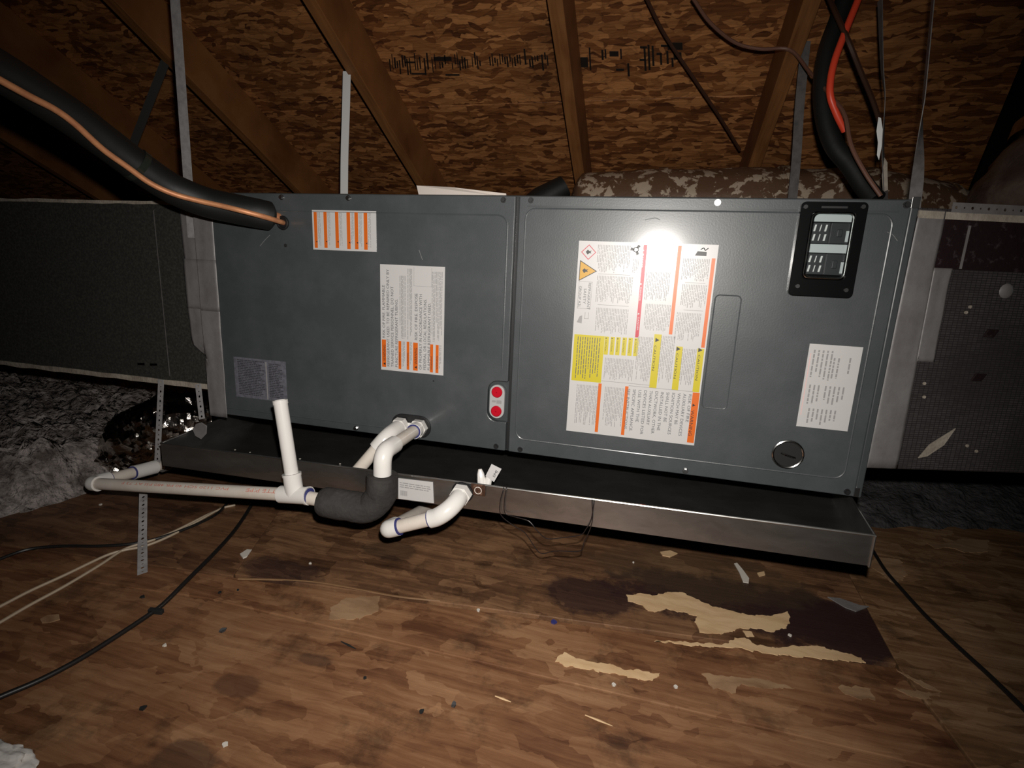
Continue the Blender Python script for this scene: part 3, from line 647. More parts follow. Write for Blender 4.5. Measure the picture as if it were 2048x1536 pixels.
# 4: large safety label, reads downward
z4 = lambda a, b: (1120 + a / 3.2, 440 + b / 3.2)
L4 = sheetlabel('safety_label', 0.901, 1.155, 0.3065, 0.689, 'white', AH, 'large white safety label with red, orange and yellow bars and flame symbols')
bars(L4, 'red_bar', 'redink', [(z4(536, 158), z4(503, 752))])
bars(L4, 'orange_bar', 'orange', [(z4(757, 165), z4(718, 733)), (z4(972, 245), z4(925, 818)), (z4(247, 1045), z4(242, 1357)), (z4(418, 1063), z4(410, 1376)), (z4(850, 1103), z4(855, 1427))])
bars(L4, 'yellow_block', 'yellow', [(z4(93, 730), z4(262, 1042)), (z4(605, 730), z4(616, 1078)), (z4(745, 808), z4(755, 1088)), (z4(880, 822), z4(890, 1103))])
bars(L4, 'yellow_tag', 'yellow', [(z4(a, 745 + i * 2), z4(a + 17, 862 + i * 2)) for i, a in enumerate((288, 326, 362, 402, 440, 478))])
fp = MB()
for a, b in (((245, 158), (440, 345)), ((240, 355), (455, 540)), ((235, 560), (420, 735)), ((470, 250), (500, 340)), ((555, 330), (690, 520)), ((550, 535), (690, 715)), ((790, 245), (945, 395)), ((785, 410), (925, 570)), ((750, 590), (880, 780)),
             ((500, 745), (572, 1035)), ((650, 740), (708, 1045)), ((785, 822), (850, 1060)), ((290, 880), (460, 1035)), ((110, 1050), (222, 1320)), ((290, 1065), (392, 1330))):
    x0, x1, z0, z1 = R2(z4(*a), z4(*b)); fineprint(fp, x0, x1, z0, z1, True, 0.0030, dens=0.40)
for a, b in (((245, 348), (450, 350)), ((240, 546), (440, 548)), ((800, 402), (930, 404)), ((790, 578), (915, 580)), ((265, 1040), (580, 1046)), ((440, 1060), (850, 1098))):
    x0, x1, z0, z1 = R2(z4(*a), z4(*b)); zc = (z0 + z1) / 2; fp.box(x0, x1, LY - 0.0004, LY, zc - 0.0004, zc + 0.0004)
fp.build('fine_print', 'greyink', kind='stuff', parent=L4, smooth=False)
yp = MB(); x0, x1, z0, z1 = R2(z4(115, 745), z4(245, 1025)); fineprint(yp, x0, x1, z0, z1, True, 0.0048, y=LY - 0.0007, dens=0.3); yp.build('yellow_block_print', 'ink', L4, kind='stuff', smooth=False)
tx = MB()
lines = ['RISK OF FIRE', 'AUXILIARY DEVICES', 'WHICH MAY BE', 'IGNITION SOURCES', 'SHALL NOT BE', 'INSTALLED IN THE', 'DUCTWORK, OTHER', 'THAN AUXILIARY', 'DEVICES LISTED FOR', 'USE WITH THE', 'SPECIFIC APPLIANCE.', 'SEE INSTRUCTIONS.']
ends = [1290, 1380, 1305, 1370, 1290, 1345, 1365, 1310, 1370, 1290, 1350, 1340]
for i, (b, en) in enumerate(zip(lines, ends)):
    t_ = i / 11.0; x, z = FX(*z4(825 - t_ * 393, 1113 - t_ * 35)); _, ze = FX(*z4(790 - t_ * 385, en)); text_into(tx, b, x, z, LY - 0.0005, z - ze, 0.0082, -math.pi / 2)
x, z = FX(*z4(184, 400)); text_into(tx, 'REFRIGERANT', x, z, LY - 0.0005, 0.052, 0.0075, -math.pi / 2)
x, z = FX(*z4(154, 437)); text_into(tx, 'SAFETY', x, z, LY - 0.0005, 0.030, 0.0075, -math.pi / 2)
x, z = FX(*z4(124, 420)); text_into(tx, 'GROUP A2L', x, z, LY - 0.0005, 0.042, 0.0075, -math.pi / 2)
tx.build('warning_text', 'ink', L4, kind='stuff', smooth=False)
bxo = MB(); x0, x1, z0, z1 = R2(z4(122, 392), z4(195, 570))
for q in ((x0, x1, z0, z0 + 0.0006), (x0, x1, z1 - 0.0006, z1), (x0, x0 + 0.0006, z0, z1), (x1 - 0.0006, x1, z0, z1)): bxo.box(q[0], q[1], LY - 0.0005, LY, q[2], q[3])
x0, x1, z0, z1 = R2(z4(160, 590), z4(182, 632))
for q in ((x0, x1, z0, z0 + 0.0008), (x0, x0 + 0.0008, z0, z1), (x1 - 0.0008, x1, z0, z1)): bxo.box(q[0], q[1], LY - 0.0005, LY, q[2], q[3])
x, z = FX(*z4(128, 635)); bxo.prism([V(x - 0.006, LY, z - 0.006), V(x + 0.004, LY, z - 0.008), V(x + 0.004, LY, z + 0.008), V(x - 0.001, LY, z + 0.006)], (0, -0.0004, 0))
bxo.build('symbol_box', 'greyink', L4, kind='stuff', smooth=False)
tw = MB(); x, z = FX(*z4(838, 1215)); text_into(tw, 'WARNING', x + 0.0005, z, LY - 0.0006, 0.052, 0.0085, -math.pi / 2)
x, z = FX(*z4(856, 1185)); tri(tw, x, z, 0.0030, 'r', LY - 0.0006)
for q in ((622, 768), (757, 825), (897, 832)): x, z = FX(*z4(*q)); tri(tw, x, z, 0.0042, 'r', LY - 0.0006)
for (q, s) in (((604, 800), 'CAUTION'), ((744, 850), 'CAUTION'), ((884, 860), 'CAUTION')):
    x, z = FX(*z4(*q)); text_into(tw, s, x, z, LY - 0.0006, 0.05, 0.006, -math.pi / 2)
for i, a in enumerate((288, 326, 362, 402, 440, 478)):
    x, z = FX(*z4(a + 4, 768 + 2 * i)); text_into(tw, 'CAUTION', x, z, LY - 0.0006, 0.022, 0.0036, -math.pi / 2)
    x, z = FX(*z4(a + 9, 756 + 2 * i)); tri(tw, x, z, 0.0016, 'r', LY - 0.0006)
tw.build('bar_text', 'blackink', L4, kind='stuff', smooth=False)
tw = MB()
for q in ((530, 215), (517, 430), (502, 620)):
    x, z = FX(*z4(*q)); text_into(tw, 'DANGER', x - 0.001, z, LY - 0.0006, 0.026, 0.0042, -math.pi / 2); tri(tw, x, z + 0.006, 0.002, 'r', LY - 0.0006)
tw.build('danger_text', 'white', L4, kind='stuff', smooth=False)
# flame diamond, flame triangle, fan blade and motor pictograms
def flame(mb, x, z, s, y):
    pts = [(-0.9, 0.1), (-0.3, 0.75), (0.2, 0.35), (1.0, 0.5), (0.55, 0.1), (0.9, -0.35), (0.25, -0.25), (-0.3, -0.75)]
    mb.prism([V(x + a * s, y, z + b * s) for a, b in pts], (0, -0.0002, 0))
dm = MB(); x, z = FX(*z4(184, 206)); s = 0.0145
for k in range(4):
    a = math.pi / 2 * k; b = a + math.pi / 2; pa, pb = V(math.cos(a), 0, math.sin(a)), V(math.cos(b), 0, math.sin(b))
    dm.add([V(x, LY - 0.0004, z) + pa * s, V(x, LY - 0.0004, z) + pb * s, V(x, LY - 0.0004, z) + pb * (s - 0.002), V(x, LY - 0.0004, z) + pa * (s - 0.002)], [(0, 1, 2, 3)])
dm.build('flame_diamond', 'redink', L4, smooth=False)
sy = MB(); flame(sy, x, z, 0.0062, LY - 0.0004)
xt, zt = FX(*z4(165, 325)); t3 = [V(xt + 0.019, LY, zt), V(xt - 0.011, LY, zt + 0.0175), V(xt - 0.011, LY, zt - 0.0175)]; ce = (t3[0] + t3[1] + t3[2]) / 3
sy.prism([ce + (p - ce) * 1.14 for p in t3], (0, -0.0002, 0))
MB().prism([p + V(0, -0.0003, 0) for p in t3], (0, -0.0003, 0)).build('flame_triangle', 'amber', L4, smooth=False)
flame(sy, xt - 0.001, zt, 0.0062, LY - 0.0008)
xf, zf = FX(*z4(487, 190))
for k in range(3):
    a = math.radians(60 + 120 * k); u = V(math.cos(a), 0, math.sin(a)); w = V(-u.z, 0, u.x)
    sy.prism([V(xf, LY - 0.0003, zf) + u * 0.003 - w * 0.0015, V(xf, LY - 0.0003, zf) + u * 0.0095 - w * 0.004, V(xf, LY - 0.0003, zf) + u * 0.010 + w * 0.0015, V(xf, LY - 0.0003, zf) + u * 0.003 + w * 0.002], (0, -0.0003, 0))
sy.tube([V(xf + 0.0045 * math.cos(a * math.pi / 6), LY - 0.0004, zf + 0.0045 * math.sin(a * math.pi / 6)) for a in range(14)], 0.0006, 4, cap=False)
xm, zm = FX(*z4(905, 215)); sy.prism([V(xm - 0.011, LY, zm - 0.004), V(xm + 0.009, LY, zm - 0.004), V(xm + 0.009, LY, zm + 0.003), V(xm - 0.007, LY, zm + 0.004)], (0, -0.0005, 0))
sy.tube(catmull([V(xm - 0.002, LY - 0.0003, zm + 0.007), V(xm + 0.003, LY - 0.0003, zm + 0.010), V(xm + 0.006, LY - 0.0003, zm + 0.006), V(xm + 0.011, LY - 0.0003, zm + 0.010)], 4), 0.0007, 4)
sy.build('pictogram', 'blackink', L4, kind='stuff', smooth=False)

# zinc tabs at the right corners, scuffs in the paint
for q in ((1836, 405), (1712, 985)):
    x, z = FX(*q); x = min(x, UW - 0.008); MB().box(x - 0.006, x + 0.006, 0.0008, 0.0035, z - 0.009, z + 0.009).build('zinc_tab', 'screw', AH, smooth=False, bevel=0.0005)
M['scuff'] = simple('paint_scuff', (0.20, 0.21, 0.21), 0.5)
for pts in (((1774, 464), (1786, 470), (1795, 482)), ((838, 500), (842, 512), (845, 520)), ((1138, 545), (1142, 556), (1137, 562)), ((1290, 440), (1310, 436), (1320, 440)), ((540, 470), (530, 480), (520, 492))):
    MB().tube(catmull([V(FX(*q)[0], 0.0004, FX(*q)[1]) for q in pts], 4), 0.0008, 5).build('scuff', 'scuff', AH)

# 5: plain white label at the right
L5 = sheetlabel('wiring_label', 1.3295, 1.415, 0.3675, 0.5225, 'white', AH, 'plain white label with faint grey print')
fp = MB()
for x0, x1, z0, z1 in ((1.338, 1.368, 0.458, 0.512), (1.372, 1.386, 0.462, 0.500), (1.397, 1.401, 0.468, 0.502), (1.340, 1.356, 0.412, 0.448), (1.366, 1.400, 0.414, 0.448), (1.345, 1.395, 0.374, 0.404)):
    fineprint(fp, x0, x1, z0, z1, True, 0.0072, dens=0.38)
fp.build('fine_print', 'greyink', kind='stuff', parent=L5, smooth=False)
MB().box(1.333, 1.3345, LY - 0.0004, LY, 0.39, 0.505).build('pink_rule', simple('pale_pink_ink', (0.72, 0.50, 0.48), 0.5), L5, smooth=False)

# drain connection: black oval gasket
gk = MB(); gx0, gx1, gz = 0.528, 0.572, 0.2745
gk.prism([V(p.x, -0.003, p.z) for p in (arc(gx1, gz, 0.026, -90, 90, 10) + arc(gx0, gz, 0.026, 90, 270, 10))], (0, 0.004, 0)); gk.build('drain_gasket', 'rubber', AH, bevel=0.001)
ps = MB().box(0.514, 0.586, -0.0065, -0.0025, gz - 0.008, gz + 0.008).build('drain_socket_plate', 'pvc_fit', AH, bevel=0.001)

# ------------------------------------------------------------------ drain pan
pTL = atY(321, 887, -0.125); pTR = atY(1750, 1072, -0.125); PH = 0.056
PAN = thing('drain_pan', 'long shallow galvanised drain pan under the dark grey air handler', 'drain pan', ((pTL.x + pTR.x) / 2, 0.2, pTL.z - PH))
def pz(x): return pTL.z + (pTR.z - pTL.z) * (x - pTL.x) / (pTR.x - pTL.x)
fL, fR = V(pTL.x, -0.125, pTL.z), V(pTR.x, -0.125, pTR.z)
bL, bR = V(pTL.x - 0.10, 0.62, pz(pTL.x - 0.10)), V(pTR.x + 0.075, 0.62, pz(pTR.x + 0.075))
dn = V(0, 0, -PH); th = 0.0014
def wallp(a, b, nrm):
    return MB().prism([a, b, b + dn, a + dn], Vector(nrm) * th)
MB().prism([fL + dn, fR + dn, bR + dn, bL + dn], (0, 0, 0.0014)).build('pan_floor', 'galv', PAN, smooth=False)
fw = wallp(fL, fR, (0, 1, 0)).build('front_wall', 'galv', PAN, smooth=False)
rwall = wallp(fR, bR, (-1, 0.05, 0)).build('end_wall', 'galv', PAN, smooth=False)
wallp(fL, bL, (1, 0.05, 0)).build('end_wall', 'galv', PAN, smooth=False)
wallp(bL, bR, (0, -1, 0)).build('back_wall', 'galv', PAN, smooth=False)
lip = MB().tube([fL + V(0, 0.001, 0), fR + V(0, 0.001, 0)], 0.0024, 8); lip.tube([fR, bR], 0.0024, 8); lip.tube([fL, bL], 0.0024, 8); lip.build('hemmed_rim', 'galv', PAN)
MB().tube([fR + V(0.0, -0.001, 0), fR + dn + V(0, -0.001, 0)], 0.0022, 8).build('corner_seam', 'galv', PAN)
def PF(px, py): return atY(px, py, -0.1255)
pl0, pl1 = PF(800, 957), PF(868, 1005)
lb = MB(); cxz = lambda x: pz(x)
lbo = MB().prism([V(PF(797, 956).x, -0.1265, PF(797, 956).z), V(PF(866, 964).x, -0.1265, PF(866, 964).z), V(PF(868, 1006).x, -0.1265, PF(868, 1006).z), V(PF(797, 997).x, -0.1265, PF(797, 997).z)], (0, 0.0012, 0)).build('pan_label', 'white', PAN, smooth=False, label='small white printed sticker')
fp = MB(); a = PF(800, 962); b = PF(862, 985); fineprint(fp, a.x, b.x, b.z, a.z - 0.002, False, 0.0045, y=-0.1268, dens=0.4)
for i in range(7): fp.box(a.x + 0.002 + i * 0.0022, a.x + 0.0032 + i * 0.0022, -0.1268, -0.1264, b.z - 0.016, b.z - 0.005)
fp.build('fine_print', 'greyink', kind='stuff', parent=lbo, smooth=False)
# grime patch of dried water in the pan
for i, q in enumerate(((470, 900), (500, 905), (520, 912), (560, 915), (600, 918), (870, 935), (890, 930), (905, 945), (620, 925), (680, 928))):
    p = atZ(q[0], q[1], pz(0.4) - PH + 0.0016); MB().tube([p, p + V(0, 0, 0.0012)], random.uniform(0.0015, 0.0035), 7).build('scale_speck', 'chip', PAN)
# supports: hidden timbers below, foam pads inside
for x in (0.25, 1.2):
    MB().box(x - 0.045, x + 0.045, 0.20, 0.60, RZ, pz(x) - PH - 0.0005).build('support_block', 'wooddark', PAN, smooth=False, bevel=0.002)
for x in (0.2, 1.25):
    MB().box(x - 0.05, x + 0.05, 0.24, 0.54, pz(x) - PH + 0.0016, UZ).build('support_pad', 'foam', AH, smooth=False, bevel=0.003)

# ------------------------------------------------------------------ white PVC condensate plumbing
PR = 0.0134; SR = 0.0175
def ring_primer(p, d, r, parent, w=0.0016):
    d = Vector(d).normalized(); MB().tube([p - d * w, p + d * w], r, 20).build('primer_ring', 'primer', parent)
def bend(a, c, b, n=8, k=0.5):
    """quadratic bend from a over corner c to b"""
    return [a.lerp(c, i / n).lerp(c.lerp(b, i / n), i / n) for i in range(n + 1)]
TR = thing('condensate_trap', 'white pvc condensate line with black foam trap and open vent pipe', 'drain pipe', (0.39, -0.2, 0.12))
TY = -0.2
pe = atX(768, 903, 0.578)                                   # elbow corner in front of the right-hand port
port = V(0.572, -0.004, 0.2745)
e_c = V(0.575, min(pe.y, -0.17), atX(768, 903, 0.575).z)
low = atY(752, 1012, e_c.y); low.x = e_c.x - 0.004
tee = atY(590, 990, TY); foamL = atY(640, 1000, TY - 0.002)
dir1 = (e_c - port).normalized(); dir2 = V(-0.02, 0, -1).normalized()
MB().tube([port, port + dir1 * 0.016], 0.0205, 6).tube([port + dir1 * 0.014, port + dir1 * 0.032], SR, 20).build('male_adapter', 'pvc_fit', TR, ang=30)
ring_primer(port + dir1 * 0.033, dir1, SR - 0.0015, TR, 0.0015)
MB().tube([port + dir1 * 0.03, e_c - dir1 * 0.03], PR, 18).build('pipe', 'pvc', TR)
eb = MB(); pth = [e_c - dir1 * 0.052] + bend(e_c - dir1 * 0.024, e_c, e_c + dir2 * 0.024) + [e_c + dir2 * 0.045]; eb.tube(pth, SR, 20); eb.build('elbow', 'pvc_fit', TR, ang=50)
ring_primer(e_c + dir2 * 0.046, dir2, PR + 0.001, TR, 0.003)
topf = e_c + dir2 * 0.046
fo = catmull([topf, topf.lerp(low, 0.45), low + V(-0.002, 0, 0.022), low + V(-0.028, -0.004, -0.004), low.lerp(foamL, 0.55) + V(0, -0.002, -0.004), foamL + V(0.0, 0, -0.002)], 7)
FR_ = 0.0300
rr = [FR_] * len(fo); rr[-1] = FR_ * 0.80; rr[-2] = FR_ * 0.96
MB().tube(fo, rr, 24, radial=lambda i, k: 1 + 0.03 * noise.noise(V(i * 0.35, k * 0.5, 1))).build('foam_sleeve', 'foam', TR, label='black foam insulation around the trap')
MB().tube([topf + V(0, 0, -0.02), topf + V(0, 0, 0.004)], PR, 18).build('pipe', 'pvc', TR)
td = (foamL - tee); td = td.normalized()
MB().tube([foamL - td * -0.01, tee], PR, 18).build('pipe', 'pvc', TR)
ltip = atY(190, 967, TY + 0.015)
ld_ = (ltip - tee).normalized()
MB().tube([tee - ld_ * 0.034, tee + ld_ * 0.034], SR, 22).tube([tee - ld_ * 0.034, tee - ld_ * 0.029], SR + 0.0012, 22).build('tee', 'pvc_fit', TR, ang=30)
vtop = atY(560, 800, TY + 0.012); vd = (vtop - tee).normalized()
MB().tube([tee, tee + vd * 0.045], SR, 22).tube([tee + vd * 0.040, tee + vd * 0.045], SR + 0.001, 22).build('tee_branch', 'pvc_fit', TR, ang=30)
# open vent pipe: tube with a visible bore
vt = MB(); n = 22; w_ = vd; u_ = w_.cross(V(0, 1, 0)).normalized(); t_ = w_.cross(u_)
prof = [(tee + vd * 0.03, PR), (vtop - vd * 0.008, PR), (vtop - vd * 0.008, PR + 0.001), (vtop, PR + 0.001), (vtop, PR - 0.003), (vtop - vd * 0.06, PR - 0.003)]
vsx = []
for p, r in prof:
    for k in range(n): a = 2 * math.pi * k / n; vsx.append(p + (u_ * math.cos(a) + t_ * math.sin(a)) * r)
vt.add(vsx, [(i * n + k, i * n + (k + 1) % n, (i + 1) * n + (k + 1) % n, (i + 1) * n + k) for i in range(len(prof) - 1) for k in range(n)] + [tuple(range(5 * n, 6 * n))]).build('vent_pipe', 'pvc_fit', TR, ang=30)
ring_primer(tee - ld_ * 0.0345, ld_, PR + 0.0022, TR, 0.0010)
lp = MB().tube([tee + ld_ * 0.03, ltip - ld_ * 0.01], PR, 20).build('pipe', 'pvc', TR)
ring_primer(ltip - ld_ * 0.008, ld_, SR * 0.93, TR, 0.0022)
# red print along the pipe, upside down as the pipe was laid
pt = MB(); up = V(0, 0, 1); face = (CAM - tee); face = (face - ld_ * face.dot(ld_)).normalized(); side = ld_.cross(face).normalized()
def pipe_text(mb, body, s0, L, size):
    tmp = MB(); text_into(tmp, body, 0, 0, 0, L, size)
    sg = 1.0
    vs_ = []
    for (x, y, z) in tmp.v:
        ang = -(z - size * 0.35) / PR + 0.35
        vs_.append(tee + ld_ * (s0 + x) + (face * math.cos(ang) + upv * math.sin(ang)) * (PR + 0.0003))
    mb.add(vs_, tmp.f)
upv = V(0, 0, 1) - ld_ * ld_.z; upv = (upv - face * upv.dot(face)).normalized()
pipe_text(pt, 'TTE PIPE', 0.036, 0.075, 0.011); pipe_text(pt, 'PVC 1120 SCH 40 PR 480 PSI AT 73 F', 0.155, 0.30, 0.008)
pt.build('pipe_print', 'pinkink', lp, kind='stuff', smooth=False)
# left elbow and return leg running back under the pan
cl = ltip + ld_ * 0.012; back_end = V(cl.x + 0.02, 0.45, 0.030); bd = (back_end - cl).normalized()
MB().tube([ltip - ld_ * 0.012] + bend(ltip, cl, cl + bd * 0.02) + [cl + bd * 0.04], SR, 20).build('elbow', 'pvc_fit', TR, ang=50)
ring_primer(cl + bd * 0.042, bd, PR + 0.0012, TR)
MB().tube([cl + bd * 0.03, back_end], PR, 18).build('pipe', 'pvc', TR)
ring_primer(cl + bd * 0.100, bd, SR - 0.001, TR, 0.0016)
MB().tube([cl + bd * 0.101, cl + bd * 0.16], SR, 18).build('coupling', 'pvc_fit', TR, ang=30)
clampP = cl + bd * 0.185
MB().tube([clampP - bd * 0.007, clampP + bd * 0.007], SR + 0.001, 18).build('pipe_band', 'strapdull', TR)

# overflow stub that empties into the pan
OV = thing('overflow_drain', 'short white pvc overflow pipe bent down into the pan behind the foam trap', 'drain pipe', (0.52, -0.08, 0.16))
op = V(0.528, -0.004, 0.2745); oc = atX(775, 873, 0.527); oc = V(0.526, max(oc.y, -0.075), 0.2675)
oe = atY(712, 945, -0.10); od1 = (oc - op).normalized(); od2 = (oe - oc).normalized()
MB().tube([op, op + od1 * 0.016], 0.0205, 6).tube([op + od1 * 0.014, op + od1 * 0.03], SR, 20).build('male_adapter', 'pvc_fit', OV, ang=30)
ring_primer(op + od1 * 0.031, od1, SR - 0.001, OV, 0.0015)
MB().tube([op + od1 * 0.03] + bend(oc - od1 * 0.02, oc, oc + od2 * 0.02) + [oc + od2 * 0.034], SR, 20).build('elbow', 'pvc_fit', OV, ang=50)
oe.z = max(oe.z, pz(oe.x) - PH + 0.016)
MB().tube([oc + od2 * 0.03, oe], PR, 18).build('pipe', 'pvc', OV)

# pan drain
PD = thing('pan_drain', 'white pvc pan drain elbow hanging off the front of the galvanised pan', 'drain pipe', (0.7, -0.15, 0.12))
f0 = PF(926, 983); f0.y = -0.1262
d0 = V(-0.02, -1, -0.18).normalized()
MB().tube([f0, f0 + d0 * 0.004], 0.0225, 20).build('gasket', 'rubber', PD)
MB().tube([f0 + d0 * 0.004, f0 + d0 * 0.018], 0.0215, 6).tube([f0 + d0 * 0.016, f0 + d0 * 0.028], SR, 20).build('male_adapter', 'pvc_fit', PD, ang=30)
ring_primer(f0 + d0 * 0.0285, d0, SR - 0.0004, PD, 0.0010)
c1_ = atY(893, 1030, f0.y - 0.058); c2_ = atY(778, 1058, f0.y - 0.068); dd = (c2_ - c1_).normalized()
MB().tube([f0 + d0 * 0.027] + bend(f0 + d0 * 0.032, c1_ + V(0.004, -0.004, 0.008), c1_ + dd * 0.022) + [c1_ + dd * 0.034], SR, 22).build('elbow', 'pvc_fit', PD, ang=50)
ring_primer(c1_ + dd * 0.035, dd, SR - 0.001, PD, 0.0012)
MB().tube([c1_ + dd * 0.03, c2_ - dd * 0.02], PR, 20).build('pipe', 'pvc', PD)
ring_primer(c2_ - dd * 0.022, dd, SR - 0.0006, PD, 0.0022)
pb = atY(868, 1008, 0.06); pb.z = max(pb.z, 0.045); db = (pb - c2_).normalized()
MB().tube([c2_ - dd * 0.021] + bend(c2_ - dd * 0.006, c2_ + dd * 0.008, c2_ + db * 0.022) + [c2_ + db * 0.03], SR, 20).build('elbow', 'pvc_fit', PD, ang=50)
MB().tube([c2_ + db * 0.02, pb], PR, 18).build('pipe', 'pvc', PD)

# ------------------------------------------------------------------ float switch on the pan rim
FS = thing('float_switch', 'white float switch with a paper tag clipped on the pan rim', 'switch', (PF(960, 985).x, -0.125, PF(960, 985).z))
a = PF(943, 970); b = PF(971, 992)
cp = MB().box(a.x, b.x, -0.1285, -0.1262, b.z, pz(a.x) + 0.002).build('clip', 'rust', FS, smooth=False, bevel=0.0006, label='rust brown clip with a worn round logo')
ringm('clip_logo', ((a.x + b.x) / 2, (b.z + pz(a.x)) / 2), 0.007, 0.0007, -0.1287, 'whitepaper', cp)
w0 = atY(964, 968, -0.112); w1 = atY(960, 938, -0.108)
MB().tube([w0 + V(0, 0, -0.008), w0.lerp(w1, 0.3), w0.lerp(w1, 0.7), w1], [0.0085, 0.0088, 0.0070, 0.0035], 10).build('wire_nut', 'pvc_fit', FS, ang=30)
w2 = atY(974, 970, -0.110); w3 = atY(981, 945, -0.106)
MB().tube([w2 + V(0, 0, -0.006), w2.lerp(w3, 0.5), w3], [0.0075, 0.0072, 0.004], 10).build('wire_nut', 'pvc_fit', FS, ang=30)
t0, t1, t2, t3_ = atY(983, 928, -0.112), atY(1003, 938, -0.112), atY(988, 964, -0.114), atY(971, 952, -0.114)
tg = MB().prism([t0, t1, t2, t3_], (0.0, 0.0008, 0)).build('paper_tag', 'white', FS, smooth=False)
tx = MB(); tmp = MB(); text_into(tmp, 'LR12345', 0, 0, 0, 0.026, 0.006)
tx = MB(); tmp = MB(); text_into(tmp, 'SMJ', 0, 0, 0, 0.015, 0.0075)
ex = (t0 - t3_).normalized(); ey = (t3_ - t2).normalized()
tx.add([t2.lerp(t1, 0.25) + ex * x * 1.0 + ey * z * 1.0 + ey * 0.003 + V(0, -0.0004, 0) for (x, y, z) in tmp.v], tmp.f); tx.build('tag_print', 'blackink', tg, kind='stuff', smooth=False)

# ------------------------------------------------------------------ thin wires over the pan rim
def wire(name, pts, r, mat, label, cat, group=None, n=6, sub=6):
    o = MB().tube(catmull(pts, sub), r, n).build(name, mat); tag(o, label, cat, group); return o
def PFy(px, py, dy): return atY(px, py, -0.125 + dy)
wire('tie_wire', [PFy(1014, 968, 0.02), PFy(1013, 976, -0.004), PFy(1009, 1000, -0.005), PFy(1010, 1026, -0.005), PFy(1030, 1034, -0.012), PFy(1058, 1043, -0.02), PFy(1075, 1062, -0.022), PFy(1093, 1077, -0.02), PFy(1120, 1076, -0.012), PFy(1160, 1070, -0.005), PFy(1172, 1058, -0.004), PFy(1182, 1040, -0.004), PFy(1188, 1005, -0.004), PFy(1188, 998, 0.01)], 0.0009, 'thinwire', 'thin black wire looped over the pan rim, the longer strand nearer the float switch', 'wire', 'wires on the pan rim')
wire('tie_wire', [PFy(1008, 972, 0.012), PFy(1007, 978, -0.004), PFy(1000, 1005, -0.005), PFy(1002, 1030, -0.006), PFy(1025, 1050, -0.010), PFy(1050, 1066, -0.012), PFy(1072, 1098, -0.012), PFy(1085, 1107, -0.012), PFy(1112, 1102, -0.01), PFy(1160, 1102, -0.006), PFy(1168, 1085, -0.005), PFy(1184, 1045, -0.004), PFy(1184, 1003, -0.004), PFy(1184, 997, 0.01)], 0.0009, 'thinwire', 'thin black wire looped over the pan rim, the strand that sags lowest', 'wire', 'wires on the pan rim')

# ------------------------------------------------------------------ ducts
LD = thing('supply_duct', 'charcoal duct board trunk joined to the left end of the cabinet', 'duct', (-0.7, 0.25, 0.3))
ld0, ld1 = 0.298, 0.752
MB().box(-2.2, -0.012, 0.03, 0.46, ld0, ld1).build('duct_board', 'ductboard', LD, smooth=False, bevel=0.002)
ed = MB(); N_ = 90
def wavy(x0, x1, z, h, y, amp):
    mb = MB(); top = []; bot = []
    for i in range(N_ + 1):
        x = x0 + (x1 - x0) * i / N_; dz = amp * noise.noise(V(x * 14, z * 7, 0)); dz2 = amp * noise.noise(V(x * 17, z * 3, 5))
        top.append(V(x, y, z + h / 2 + dz)); bot.append(V(x, y, z - h / 2 + dz2))
    vs_ = top + bot + [p + V(0, 0.004, 0) for p in top] + [p + V(0, 0.004, 0) for p in bot]; n = N_ + 1; f = []
    for i in range(N_):
        f += [(i, i + 1, n + i + 1, n + i), (2 * n + i, 3 * n + i, 3 * n + i + 1, 2 * n + i + 1), (i, 2 * n + i, 2 * n + i + 1, i + 1), (n + i, n + i + 1, 3 * n + i + 1, 3 * n + i)]
    f += [(0, n, 3 * n, 2 * n), (n - 1, 3 * n - 1, 4 * n - 1, 2 * n - 1)]
    return mb.add(vs_, f)
wavy(-2.2, -0.012, ld0 + 0.003, 0.013, 0.0265, 0.003).build('lower_edge', 'ductedge', LD, label='pale frayed lower edge')
wavy(-2.2, -0.012, ld1 - 0.002, 0.008, 0.0268, 0.003).build('upper_edge', 'ductedge', LD, label='pale frayed upper edge')
MB().box(-0.151, -0.1495, 0.0288, 0.03, ld0 + 0.02, ld1 - 0.02).build('score_line', 'strapdull', LD, smooth=False)
# wrinkled foil tape over the joint
def tapestrip(name, rows, yf, parent, mat='tape', nx=14, seed=0):
    """rows: list of (z, xleft, xright); yf(x) gives the surface"""
    mb = MB(); vs_ = []; nr = len(rows)
    for z, xa, xb in rows:
        for i in range(nx + 1):
            x = xa + (xb - xa) * i / nx
            w = 0.0012 * noise.noise(V(x * 60 + seed, z * 5, 0)) + 0.0008 * noise.noise(V(x * 30, z * 40, seed))
            vs_.append(V(x, yf(x) - 0.0018 + w, z))
    mb.add(vs_, [(r * (nx + 1) + i, r * (nx + 1) + i + 1, (r + 1) * (nx + 1) + i + 1, (r + 1) * (nx + 1) + i) for r in range(nr - 1) for i in range(nx)])
    o = mb.build(name, mat, parent); sm_ = o.modifiers.new('thick', 'SOLIDIFY'); sm_.thickness = 0.0008; sm_.offset = 0; return o
def yj(x): return 0.0 if x > -0.002 else (0.0262 if x < -0.02 else 0.0262 * (-0.002 - x) / 0.018)
rows = []
for i in range(41):
    z = 0.236 + (0.765 - 0.236) * i / 40
    xl = -0.066 + 0.006 * noise.noise(V(z * 9, 0, 0)) + (0.0 if z > 0.41 else min(0.052, (0.41 - z) * 1.4))
    rows.append((z, xl, 0.052 + 0.002 * noise.noise(V(z * 6, 3, 0))))
tapestrip('foil_tape', rows, yj, LD, nx=20)
LT = tapestrip('foil_tape', [(0.50 + 0.12 * i / 10, -0.068, 0.054) for i in range(11)], lambda x: yj(x) - 0.0014, LD, nx=16, seed=4)
